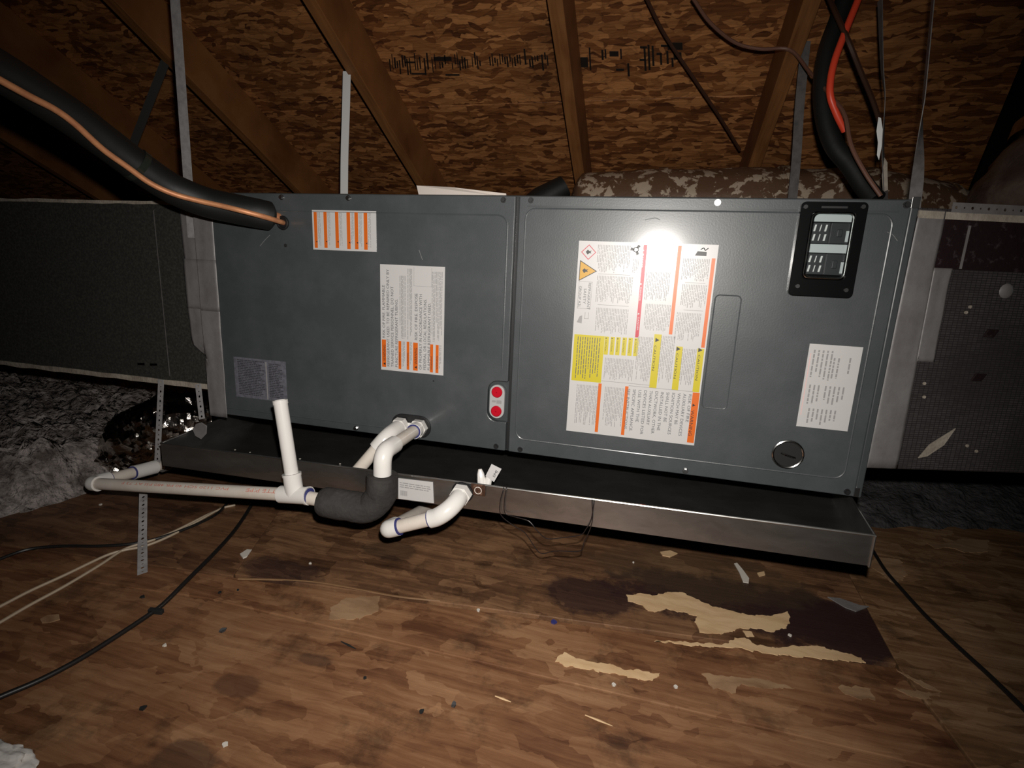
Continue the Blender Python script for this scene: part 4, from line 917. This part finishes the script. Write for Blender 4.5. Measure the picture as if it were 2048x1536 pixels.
# staples / shiny bits at the lower corner
for q in ((283, 728), (308, 729)):
    p = atY(q[0], q[1], 0.0285); MB().obox(p, V(0.012, 0, 0.001), V(0, 0.0012, 0), V(0, 0, 0.003)).build('foil_scrap', 'chrome', LD, smooth=False)

RDK = thing('return_duct', 'grey scrim-faced duct leaving the right end of the cabinet', 'duct', (1.8, 0.4, 0.295))
ya = math.radians(16); dv = V(math.cos(ya), math.sin(ya), 0); nv = V(-math.sin(ya), math.cos(ya), 0); O = V(1.468, 0.028, 0)
rd0, rd1 = 0.293, 0.762
def DP(s, d, z): p = O + dv * s + nv * d; return V(p.x, p.y, z)
mb = MB(); mb.prism([DP(0, 0, rd0), DP(1.6, 0, rd0), DP(1.6, 0.44, rd0), DP(0.13, 0.44, rd0)], (0, 0, rd1 - rd0)); mb.build('duct_board', 'scrim', RDK, smooth=False, bevel=0.003)
mb = MB(); mb.obox(DP(0.8, -0.0012, 0.705), dv * 0.8, nv * 0.001, V(0, 0, 0.042)); mb.build('brown_band', 'scrimband', RDK, smooth=False)
mb = MB(); mb.obox(DP(0.8, -0.0016, 0.7505), dv * 0.8, nv * 0.0012, V(0, 0, 0.006)); mb.build('fibre_edge', 'ductedge', RDK, smooth=False)
def rtape(s0a, s1a, s0b, s1b, z0, z1, d, seed):
    mb = MB(); nr, nx = 24, 10; vs_ = []
    for r in range(nr + 1):
        t = r / nr; z = z0 + (z1 - z0) * t; a_ = s0a + (s0b - s0a) * t; b_ = s1a + (s1b - s1a) * t + 0.003 * noise.noise(V(z * 14, seed, 0))
        for i in range(nx + 1):
            s = a_ + (b_ - a_) * i / nx
            vs_.append(DP(s, d - 0.0012 + 0.0010 * noise.noise(V(s * 70 + seed, z * 8, 0)), z))
    mb.add(vs_, [(r * (nx + 1) + i, r * (nx + 1) + i + 1, (r + 1) * (nx + 1) + i + 1, (r + 1) * (nx + 1) + i) for r in range(nr) for i in range(nx)])
    o = mb.build('foil_tape', 'tape', RDK); k = o.modifiers.new('thick', 'SOLIDIFY'); k.thickness = 0.0008; k.offset = 0; return o
rtape(-0.004, 0.058, 0.0, 0.046, rd0 + 0.002, rd1 - 0.004, -0.001, 1)
rtape(0.05, 0.082, 0.046, 0.078, 0.50, 0.664, -0.0016, 5)
MB().obox(DP(0.093, -0.002, 0.70), dv * 0.0022 + V(0, 0, 0.0), nv * 0.0008, V(0, 0, 0.036)).build('tape_seam', 'tape', RDK, smooth=False)
wsc = MB().prism([DP(*q) for q in ((0.092, -0.002, 0.318), (0.108, -0.002, 0.345), (0.150, -0.002, 0.378), (0.135, -0.002, 0.345), (0.108, -0.002, 0.322))], nv * -0.002); wsc.build('mastic_smear', 'ductedge', RDK)
for s, z in ((0.073, 0.46), (0.078, 0.435), (0.18, 0.345), (0.20, 0.335), (0.125, 0.60), (0.12, 0.59)):
    p = DP(s, -0.002, z); MB().tube([p, p - nv * 0.002], 0.003, 7).build('mastic_dot', 'ductedge', RDK)
p = DP(0.185, -0.001, 0.63); MB().tube([p, p - nv * 0.003], [0.013, 0.009], 14).build('washer', 'tape', RDK)
for s, z in ((0.175, 0.555), (0.172, 0.475)):
    p = DP(s, -0.001, z); MB().obox(p, dv * 0.010, nv * 0.002, V(0.003, 0, 0.007)).build('dent', 'scrimband', RDK, smooth=False, bevel=0.001)
# perforated hanger along the top of the duct
def perforated(name, path, wdir, width, pitch, mat, hole_r=0.0032, thick=0.0009, parent=None):
    pts = [Vector(p) for p in path]; L = [0.0]
    for a_, b_ in zip(pts, pts[1:]): L.append(L[-1] + (b_ - a_).length)
    def at(s):
        for i in range(len(pts) - 1):
            if s <= L[i + 1] or i == len(pts) - 2:
                t = (s - L[i]) / max(1e-9, L[i + 1] - L[i]); return pts[i].lerp(pts[i + 1], t), (pts[i + 1] - pts[i]).normalized()
    n = max(1, int(L[-1] / pitch)); pit = L[-1] / n; mb = MB(); wd = Vector(wdir)
    for i in range(n):
        c, t = at((i + 0.5) * pit); w = (wd - t * wd.dot(t)).normalized(); vs_ = []
        r_ = hole_r * (1.0 if i % 2 == 0 else 0.62)
        for k in range(8):
            a_ = math.pi / 4 * k; ca, sa = math.cos(a_), math.sin(a_); mx_ = max(abs(ca), abs(sa))
            q, tt = at((i + 0.5) * pit + ca / mx_ * pit / 2) if 0 else (c + t * (ca / mx_ * pit / 2), t)
            vs_.append(q + w * (sa / mx_ * width / 2))
        for k in range(8):
            a_ = math.pi / 4 * k; vs_.append(c + t * math.cos(a_) * r_ + w * math.sin(a_) * r_)
        mb.add(vs_, [(k, (k + 1) % 8, 8 + (k + 1) % 8, 8 + k) for k in range(8)])
    o = mb.build(name, mat, parent, smooth=False); k = o.modifiers.new('thick', 'SOLIDIFY'); k.thickness = thick; k.offset = 0; return o
perforated('perforated_rail', [DP(0.055, -0.003, 0.764), DP(1.2, -0.003, 0.764)], (0, 0, 1), 0.016, 0.014, 'tape', 0.0026, parent=RDK)

# ------------------------------------------------------------------ hanging straps
def strap(pts, wd, width, mat, label, group='hanging straps'):
    o = MB().ribbon(catmull(pts, 5), wd, width, 0.0012).build('hanging_strap', mat, ang=30); tag(o, label, 'strap', group); return o
tp = atY(350, 0, 0.02); b_ = atY(378, 388, 0.02)
dirl = (tp - b_).normalized(); topl = b_ + dirl * ((1.40 - b_.z) / dirl.z)
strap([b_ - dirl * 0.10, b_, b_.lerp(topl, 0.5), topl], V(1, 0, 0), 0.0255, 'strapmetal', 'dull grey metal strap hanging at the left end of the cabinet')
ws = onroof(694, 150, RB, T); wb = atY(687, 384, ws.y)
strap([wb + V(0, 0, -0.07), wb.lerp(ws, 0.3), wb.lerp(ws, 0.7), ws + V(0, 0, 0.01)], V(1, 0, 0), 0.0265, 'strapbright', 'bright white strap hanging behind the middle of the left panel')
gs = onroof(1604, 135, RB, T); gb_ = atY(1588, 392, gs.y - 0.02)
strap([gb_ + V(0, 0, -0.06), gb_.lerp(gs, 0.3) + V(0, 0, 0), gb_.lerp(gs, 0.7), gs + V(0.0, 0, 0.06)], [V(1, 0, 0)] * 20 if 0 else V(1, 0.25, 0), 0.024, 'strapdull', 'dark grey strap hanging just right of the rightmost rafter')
r0 = atY(1833, 392, 0.03); r1 = atY(1843, 250, 0.03); r2 = atY(1866, 0, 0.03); r3 = r2 + (r2 - r1) * 0.25
cp_ = catmull([r0 + V(0, 0, -0.02), r0.lerp(r1, 0.4), r1, r1.lerp(r2, 0.5), r2, r3], 5); nw = len(cp_)
vdir = (CAM - r1).normalized(); sd = V(1, 0, 0)
wds = []
for i in range(nw):
    t = min(1, max(0, (i / nw - 0.12) / 0.35)); a_ = t * math.radians(78); wds.append(V(math.cos(a_), math.sin(a_), 0))
o = MB().ribbon(cp_, wds, 0.019, 0.0012).build('hanging_strap', 'strapdull', ang=30); tag(o, 'twisted grey strap at the top right corner of the cabinet, edge-on above', 'strap', 'hanging straps')
s0 = atY(1771, 390, 0.34); s1 = atY(1766, 300, 0.34); s2 = atY(1770, 200, 0.34); s3 = atY(1764, 130, 0.34); s4 = atY(1760, 0, 0.34)
cp_ = catmull([s0 + V(0, 0, -0.05), s0, s1, s2, s3, s4], 5); nw = len(cp_)
wds = [V(math.cos(0.5 + i * 0.05), math.sin(0.5 + i * 0.05), 0) for i in range(nw)]
o = MB().ribbon(cp_, wds, 0.017, 0.0012).build('hanging_strap', 'strapdull', ang=30); tag(o, 'narrow twisted strap with peeling white paint, between orange cable and right corner', 'strap', 'hanging straps')
def jag(pts, Y, mat, lab):
    q = [atY(a_, b2, Y) for a_, b2 in pts]; return MB().prism(q, (0, 0.001, 0)).build('peeling_paint', mat, o, smooth=False)
jag([(1757, 234), (1762, 236), (1766, 262), (1764, 290), (1758, 320), (1754, 310), (1756, 285), (1753, 262)], 0.335, 'strapbright', 'peeling white paint')
jag([(1769, 315), (1775, 325), (1775, 350), (1776, 380), (1766, 384), (1764, 350)], 0.335, 'ductedge', 'cream paint')
f0_ = onroof(330, 125, RB, T) + V(0, 0.0, 0); f1_ = atY(262, 300, f0_.y + 0.05)
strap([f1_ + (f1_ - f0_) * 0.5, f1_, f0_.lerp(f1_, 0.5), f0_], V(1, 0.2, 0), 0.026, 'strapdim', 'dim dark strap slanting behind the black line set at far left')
# perforated hanger straps at the lower left
dbt = atY(322, 768, 0.024); cpt = clampP + V(0, -SR - 0.002, 0.004)
o = perforated('perforated_strap', [dbt + V(0, 0, 0.012), dbt, cpt], (1, 0, 0), 0.0185, 0.0125, 'strapmetal'); tag(o, 'perforated metal strap from the left duct down to the pvc return pipe', 'strap', 'perforated straps')
tl0 = atY(287, 975, -0.135); tl1 = FL(285, 1080, 0.02); tl2 = FL(285, 1147, 0.0015)
o = perforated('perforated_strap', [tl0, tl1, tl2], (1, 0.1, 0), 0.0175, 0.0125, 'strapmetal'); tag(o, 'loose perforated strap tail hanging below the long pvc pipe to the floor', 'strap', 'perforated straps')
k0 = atY(396, 768, 0.02); k1 = atY(404, 838, 0.0)
o = perforated('perforated_strap', [k0, k1], (1, 0, 0), 0.0175, 0.0125, 'strapmetal'); tag(o, 'short perforated strap beside the grey foil tape above the pan corner', 'strap', 'perforated straps')
# scrap of grey mastic hanging at the pan corner
o = MB().prism([atY(a_, b2, -0.03) for a_, b2 in ((391, 848), (402, 845), (413, 852), (412, 868), (402, 879), (390, 872), (385, 860))], (0, 0.003, 0)).build('mastic_blob', 'tape', bevel=0.001); tag(o, 'small grey mastic blob at the left corner of the pan', 'mastic blob')

# ------------------------------------------------------------------ refrigerant lines, upper left
RL = thing('refrigerant_lines', 'black insulated refrigerant line with a bare copper tube running into the left panel', 'pipe', FX and V(gport[0], -0.02, gport[1]))
big = [(548, 434, -0.012), (520, 428, -0.035), (470, 418, -0.06), (410, 404, -0.09), (345, 377, -0.13), (280, 335, -0.18), (215, 287, -0.23), (140, 232, -0.29), (60, 180, -0.35), (-40, 120, -0.42), (-160, 55, -0.50), (-420, -40, -0.60), (-760, -140, -0.66)]
bp = [atY(a_, b2, c_) for a_, b2, c_ in big]; bpc = catmull(bp, 5)
LRd = 0.031; rr = [LRd] * len(bpc); rr[0] = 0.018; rr[1] = 0.026
MB().tube(bpc, rr, 24, radial=lambda i, k: 1 + 0.035 * noise.noise(V(i * 0.25, k * 0.3, 2))).build('insulated_line', 'linefoam', RL)
MB().tube([V(bp[0].x, 0.002, bp[0].z), bp[0], bp[1]], 0.011, 14).build('suction_tube', 'copper', RL)
cu = [(568, 446, 0.0), (556, 442, -0.025), (530, 434, -0.062), (485, 422, -0.094), (440, 411, -0.110), (395, 401, -0.130), (345, 387, -0.158), (300, 366, -0.188), (255, 334, -0.222), (205, 298, -0.262), (150, 248, -0.308), (110, 219, -0.34), (60, 193, -0.38), (0, 160, -0.425), (-100, 105, -0.49), (-240, 45, -0.56), (-480, -40, -0.64), (-760, -130, -0.69)]
cpt_ = [atY(a_, b2, c_) for a_, b2, c_ in cu]; cpt_[0] = V(gport[0], 0.0, gport[1])
MB().tube(catmull(cpt_, 6), 0.0054, 12).build('copper_tube', 'copper', RL, label='bare copper liquid tube')
tp_ = atY(262, 322, -0.20); td_ = (bp[6] - bp[5]).normalized()
MB().tube([bp[5].lerp(bp[6], 0.1) - td_ * 0.006, bp[5].lerp(bp[6], 0.1) + td_ * 0.006], 0.0325, 22).build('tape_wrap', simple('shiny_black_tape', (0.02, 0.025, 0.02), 0.15), RL)
# wires and cables at upper right
def path3(l): return [atY(*q) for q in l]
o = MB().tube(catmull(path3([(1752, 400, 0.30), (1728, 372, 0.32), (1700, 330, 0.34), (1668, 290, 0.36), (1650, 235, 0.38), (1645, 170, 0.40), (1655, 100, 0.42), (1680, 30, 0.44), (1700, -40, 0.45), (1730, -140, 0.45), (1760, -260, 0.43)]), 6), [0.020] * 61, 16).build('black_line', 'linefoam'); tag(o, 'thick black insulated line rising behind the orange cable', 'pipe')
wire('orange_cable', path3([(1680, 238, 0.30), (1668, 205, 0.30), (1660, 180, 0.31), (1668, 130, 0.33), (1690, 65, 0.35), (1716, 0, 0.37), (1735, -50, 0.38)]) if 0 else path3([(1690, 262, 0.335), (1672, 225, 0.325), (1660, 185, 0.32), (1667, 130, 0.33), (1690, 65, 0.35), (1716, 0, 0.37), (1735, -50, 0.38), (1765, -150, 0.40), (1790, -260, 0.41)]), 0.0072, 'orangewire', 'bright orange cable hanging at upper right', 'cable', n=12)
wire('thermostat_wire', [onroof(1385, -5, RB - 0.0, T)] + [onroof(a_, b2, RB - 0.004, T) for a_, b2 in ((1420, 45), (1470, 85), (1520, 98), (1580, 100))] + path3([(1620, 145, 0.45), (1665, 195, 0.34), (1690, 232, 0.29), (1702, 290, 0.26), (1730, 345, 0.24), (1762, 392, 0.23)]), 0.0042, 'brownwire', 'brown thermostat wire draped from the rafter down to the top right of the cabinet', 'wire', 'wires at upper right', n=8)
wire('dark_wire', [onroof(1290, -10, RB + 0.05, T), onroof(1330, 70, RB + 0.05, T), onroof(1390, 160, RB + 0.04, T), onroof(1440, 235, RB + 0.03, T), onroof(1480, 300, RB + 0.02, T)], 0.0045, 'darkwire', 'thin dark wire slanting across the sheathing left of the rightmost rafter', 'wire', 'wires at upper right')
wire('brown_wire', path3([(1655, -10, 0.42), (1680, 45, 0.36), (1700, 90, 0.34), (1720, 140, 0.36), (1745, 200, 0.4), (1765, 260, 0.44)]), 0.0055, 'darkwire', 'dark brown wire crossing over the orange cable', 'wire', 'wires at upper right')

# ------------------------------------------------------------------ flex duct behind the cabinet, boot at far right
FX1 = thing('flex_duct', 'brown jacketed flexible duct smeared with cream mastic, lying behind the cabinet', 'duct', (1.4, 0.8, 0.6))
pt_ = [atY(1150, 420, 0.78), atY(1250, 412, 0.78), atY(1420, 412, 0.78), atY(1600, 412, 0.80), atY(1740, 418, 0.82), atY(1850, 440, 0.86), atY(1960, 480, 0.92)]
cs = catmull(pt_, 10); FRD = 0.108
def ribf(i, k): return 1 + 0.022 * math.sin(i * 0.55) + 0.05 * noise.noise(V(i * 0.16, k * 0.35, 4))
rad = [FRD] * len(cs); rad[0] = 0.07; rad[1] = 0.095
MB().tube(cs, rad, 40, radial=ribf).build('jacket', 'flex', FX1, ang=60)
for i in (14, 27, 38, 50): MB().tube([cs[i], cs[i + 1]], FRD * 1.06, 32).build('mastic_band', 'flex', FX1, ang=30)
pst = [atY(1155, 420, 0.76)]; MB().tube([atY(1130, 372, 0.74), atY(1085, 400, 0.72), atY(1040, 440, 0.70)], [0.035, 0.045, 0.05], 14).build('collar', 'linefoam', FX1)
for zz, x0_ in ((0.62, 1.3), (0.62, 1.75)):
    MB().box(x0_ - 0.03, x0_ + 0.03, 0.70, 0.90, 0.0, pt_[2].z - FRD * 0.97).build('prop', 'wooddark', FX1, smooth=False, bevel=0.002)
BT = thing('duct_boot', 'crumpled brown foil boot rising from the right duct', 'duct', DP(0.5, 0.16, rd1))
bc = [DP(0.50, 0.17, rd1), DP(0.50, 0.17, 0.83), DP(0.51, 0.17, 0.885), DP(0.53, 0.17, 0.93), DP(0.56, 0.17, 1.02), DP(0.60, 0.18, 1.10)]
MB().tube(catmull(bc, 6), [0.235 - 0.09 * min(1, i / 18) for i in range(31)], 36, radial=lambda i, k: 1 + 0.05 * noise.noise(V(i * 0.5, k * 0.6, 9)) + 0.02 * math.sin(i * 1.3)).build('boot_jacket', 'brownfoil', BT, ang=60)
MB().tube([bc[3], bc[3] + V(0.004, 0, 0.03)], 0.185, 36, radial=lambda i, k: 1 + 0.03 * noise.noise(V(i * 2, k * 1.4, 3))).build('foil_collar', 'foil', BT, ang=20)
# cream paper on top of the cabinet
wp = MB(); Yp = 0.05
q = [atY(833, 371, 0.10), atY(900, 374, 0.08), atY(1012, 387, 0.03), atY(1012, 394, 0.03), atY(838, 392, 0.10)]
o = MB().prism([q[0], q[1], q[2], q[3], q[4]], (0.0, 0.03, -0.012)).build('paper_sheet', 'whitepaper', smooth=False); tag(o, 'cream paper sheet lying on top of the cabinet near its middle seam', 'paper')

# ------------------------------------------------------------------ insulation, foil duct, floor cables, debris
def mound(name, x0, x1, y0, y1, hfun, nx, ny, mat, label, cat, amp=0.02, sc=14):
    mb = MB(); vs_ = []
    for j in range(ny + 1):
        for i in range(nx + 1):
            x = x0 + (x1 - x0) * i / nx; y = y0 + (y1 - y0) * j / ny
            h = hfun(x, y)
            if h > 0: h = max(0.0, h + amp * noise.fractal(V(x * sc, y * sc, 1.7), 0.7, 2.1, 4) + amp * 0.5 * noise.noise(V(x * 70, y * 70, 3)))
            vs_.append(V(x, y, h - 0.004 if h <= 0 else h))
    mb.add(vs_, [(j * (nx + 1) + i, j * (nx + 1) + i + 1, (j + 1) * (nx + 1) + i + 1, (j + 1) * (nx + 1) + i) for j in range(ny) for i in range(nx)])
    o = mb.build(name, mat, ang=180); tag(o, label, cat, kind='stuff'); return o
e_a, e_b = FL(0, 1038), FL(330, 945)
def hl(x, y):
    # foot of the mound follows the photograph's edge line from the left frame edge up to the pan corner
    t = (x - e_a.x) / (e_b.x - e_a.x); yl = e_a.y + (e_b.y - e_a.y) * max(-6, min(1.2, t)) + 0.03 * noise.noise(V(x * 9, 2, 0))
    if x > -0.02: yl += (x + 0.02) * 4
    d = y - yl; return min(0.12, d * 0.45) if d > 0 else -0.01
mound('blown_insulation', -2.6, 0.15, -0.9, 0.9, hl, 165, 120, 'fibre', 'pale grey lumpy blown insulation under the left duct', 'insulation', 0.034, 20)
def hr(x, y):
    yl = 0.40 + 0.33 * (x - 1.55) + 0.03 * noise.noise(V(x * 6, 5, 0)); d = y - yl; return min(0.13, d * 0.4) if d > 0 else -0.01
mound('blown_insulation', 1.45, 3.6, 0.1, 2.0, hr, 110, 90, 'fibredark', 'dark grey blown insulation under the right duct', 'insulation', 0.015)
def hm(x, y): d = y - 1.05; return min(0.1, d * 0.5) if d > 0 else -0.01
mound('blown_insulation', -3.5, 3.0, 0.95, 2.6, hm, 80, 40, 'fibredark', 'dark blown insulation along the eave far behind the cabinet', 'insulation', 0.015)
# crumpled foil flex duct end at lower left
FD = thing('foil_duct', 'crumpled shiny foil flexible duct under the left duct beside the pan', 'duct', (-0.12, 0.1, 0.1))
fc = [atY(430, 835, 0.16), atY(350, 838, 0.10), atY(295, 858, 0.07), atY(255, 895, 0.06), atY(238, 930, 0.06)]
cs = catmull(fc, 14)
MB().tube(cs, [0.074] * len(cs), 56, radial=lambda i, k: 1 + 0.16 * noise.noise(V(i * 0.16, math.cos(k * 0.1122) * 2.2, math.sin(k * 0.1122) * 2.2)) + 0.11 * noise.noise(V(i * 0.7, math.cos(k * 0.1122) * 6, math.sin(k * 0.1122) * 6))).build('foil_jacket', 'foil', FD, ang=25)
# cables on the floor
wire('white_cable', [FL(a_, b2, 0.003) for a_, b2 in ((-700, 1500), (-300, 1360), (-60, 1242), (0, 1213), (60, 1182), (130, 1150), (210, 1112), (250, 1100), (290, 1092), (340, 1072), (400, 1040), (440, 1018), (470, 1010))], 0.0028, 'whitecable', 'cream cable on the floor at left, the upper strand of the pair', 'cable', 'cream cables on the floor')
wire('white_cable', [FL(a_, b2, 0.003) for a_, b2 in ((-700, 1570), (-300, 1410), (-60, 1280), (0, 1245), (60, 1210), (130, 1172), (200, 1130), (250, 1098), (300, 1082), (350, 1062), (410, 1032), (450, 1014))], 0.0028, 'whitecable', 'cream cable on the floor at left, the lower strand of the pair', 'cable', 'cream cables on the floor')
wire('black_cable', [FL(a_, b2, 0.004) for a_, b2 in ((-700, 1640), (-300, 1520), (-80, 1430), (0, 1394), (80, 1360), (160, 1318), (240, 1268), (300, 1228), (330, 1205), (380, 1155), (430, 1105), (470, 1060), (500, 1015), (515, 985))], 0.0042, 'blackcable', 'black cable curving across the floor at lower left', 'cable', n=10)
wire('black_cable', [FL(a_, b2, 0.003) for a_, b2 in ((-600, 1330), (-250, 1220), (-60, 1145), (0, 1118), (60, 1098), (130, 1092), (200, 1092), (280, 1085), (360, 1062), (430, 1030), (460, 1000))], 0.0034, 'blackcable', 'thin black cable behind the cream cables at left', 'cable', n=8)
wire('black_cable', [FL(a_, b2, 0.003) for a_, b2 in ((2500, 1900), (2250, 1640), (2120, 1490), (2048, 1418), (1980, 1352), (1910, 1288), (1850, 1230), (1800, 1175), (1770, 1140), (1745, 1100))], 0.0038, 'blackcable', 'black cable running from under the pan toward the lower right', 'cable', n=8)
# cable knot
kp = FL(312, 1222, 0.005); o = MB().obox(kp, V(0.013, 0.002, 0), V(-0.001, 0.004, 0), V(0, 0, 0.004)).build('cable_tie', 'darkchip', smooth=False, bevel=0.001); tag(o, 'small black tie knotted on the lower left cable', 'cable tie')
# debris
def shard(pts, h, mat, label, cat, z=0.0):
    o = MB().prism([FL(a_, b2, z + 0.0005) for a_, b2 in pts], (0, 0, h)).build(cat.replace(' ', '_'), mat, smooth=False); tag(o, label, cat); return o
shard([(1468, 1128), (1474, 1127), (1485, 1140), (1498, 1158), (1497, 1167), (1486, 1165), (1478, 1145)], 0.002, 'chip', 'long pale sliver on the floor in front of the pan', 'paint chip', RZ)
shard([(1320, 1105), (1340, 1102), (1355, 1108), (1340, 1115), (1325, 1112)], 0.002, 'veneer', 'pale oval chip on the floor below the pan front', 'paint chip', RZ)
shard([(1514, 1147), (1528, 1144), (1530, 1151), (1518, 1154)], 0.002, 'veneer', 'small round tan chip right of the long sliver', 'wood chip', RZ)
shard([(1655, 1195), (1680, 1198), (1720, 1212), (1738, 1214), (1712, 1224), (1690, 1216)], 0.002, 'tape', 'grey smear of mastic near the right end of the dark stain', 'mastic', RZ)
shard([(480, 1110), (494, 1101), (510, 1102), (505, 1110), (486, 1118)], 0.003, 'chip', 'pale bottle-cap scrap beside the black cable', 'scrap', 0.0)
shard([(80, 1240), (95, 1232), (118, 1230), (120, 1240), (100, 1246), (84, 1247)], 0.002, 'veneerdull', 'small crushed tan scrap at lower left', 'scrap')
for i, (px, py, s, mt_, lb_) in enumerate(((286, 1418, 6, 'darkchip', 'dark chip at lower left'), (285, 1195, 6, 'darkchip', 'dark flake just left of the cable tie'), (440, 1186, 4, 'darkchip', 'black speck left of the middle of the floor'), (476, 1181, 3, 'darkchip', 'tiny black speck beside the larger speck'),
        (730, 1357, 3, 'darkchip', 'black pellet in the middle of the floor'), (843, 1425, 5, 'darkchip', 'black pellet nearest the bottom edge'), (908, 1410, 6, 'fibredark', 'grey crumb near the bottom middle'), (445, 1262, 8, 'fibredark', 'grey flake on the floor right of the black cable'),
        (957, 1222, 5, 'chip', 'white crumb on the floor in the middle'), (620, 1128, 4, 'chip', 'white crumb below the foam trap'), (1267, 1126, 3, 'chip', 'white crumb below the pan wires'), (450, 1490, 5, 'chip', 'white crumb near the bottom left'), (1580, 1272, 4, 'chip', 'shiny crumb right of the pale veneer'),
        (1228, 1371, 4, 'chip', 'white scrap below the torn veneer'), (1352, 1375, 4, 'chip', 'pale staple on the floor below the torn veneer'), (202, 1010, 5, 'chip', 'shiny speck under the long pvc pipe'), (1107, 1245, 7, 'primer', 'small blue crumb at the sheet seam'), (330, 1292, 4, 'chip', 'white crumb right of the cream cables'))):
    z = RZ if (py < 1160 and px > 500) or px == 1580 else 0.0
    p = FL(px, py, z); r_ = s * 0.00085
    pts = [p + V(math.cos(a_) * r_ * random.uniform(0.6, 1.2), math.sin(a_) * r_ * random.uniform(0.6, 1.2), 0.0003) for a_ in [k * math.pi / 3 for k in range(6)]]
    o = MB().prism(pts, (0, 0, 0.0025)).build('debris_crumb', mt_, smooth=False); tag(o, lb_, 'debris', 'crumbs on the floor')
# stick-like splinters
for (a_, b_2, lb_) in (((1170, 1430), (1225, 1452), 'pale wood splinter near the bottom right of centre'), ((682, 1283), (712, 1298), 'dark wood splinter near the middle of the floor'), ((990, 1392), (1022, 1404), 'pale thin splinter near the bottom middle')):
    A_, B_ = FL(*a_, 0.002), FL(*b_2, 0.002)
    o = MB().tube([A_, A_.lerp(B_, 0.5), B_], [0.0008, 0.0018, 0.0006], 5).build('wood_splinter', 'darkchip' if 'dark' in lb_ else 'veneer'); tag(o, lb_, 'splinter', 'splinters on the floor')
p = atZ(1285, 1012, pz(1.0) - PH + 0.004); o = MB().obox(p, V(0.006, 0, 0), V(0, 0.003, 0), V(0, 0, 0.003)).build('red_scrap', 'red', bevel=0.001); tag(o, 'tiny red scrap lying in the pan', 'scrap')
# pale rubble at the lower left corner
rb_ = MB(); c = FL(8, 1540); bm = bmesh.new(); bmesh.ops.create_icosphere(bm, subdivisions=4, radius=1.0)
vs_ = []; 
for v in bm.verts:
    k = 1 + 0.35 * noise.fractal(v.co * 2.2, 0.8, 2.0, 4); vs_.append(V(c.x + v.co.x * 0.042 * k, c.y + v.co.y * 0.02 * k, 0.012 + v.co.z * 0.014 * k))
bm.verts.index_update(); rb_.add(vs_, [tuple(v.index for v in f.verts) for f in bm.faces]); bm.free()
o = rb_.build('rubble_lump', 'gyp', ang=60); tag(o, 'pale lump of rubble at the lower left corner', 'rubble')
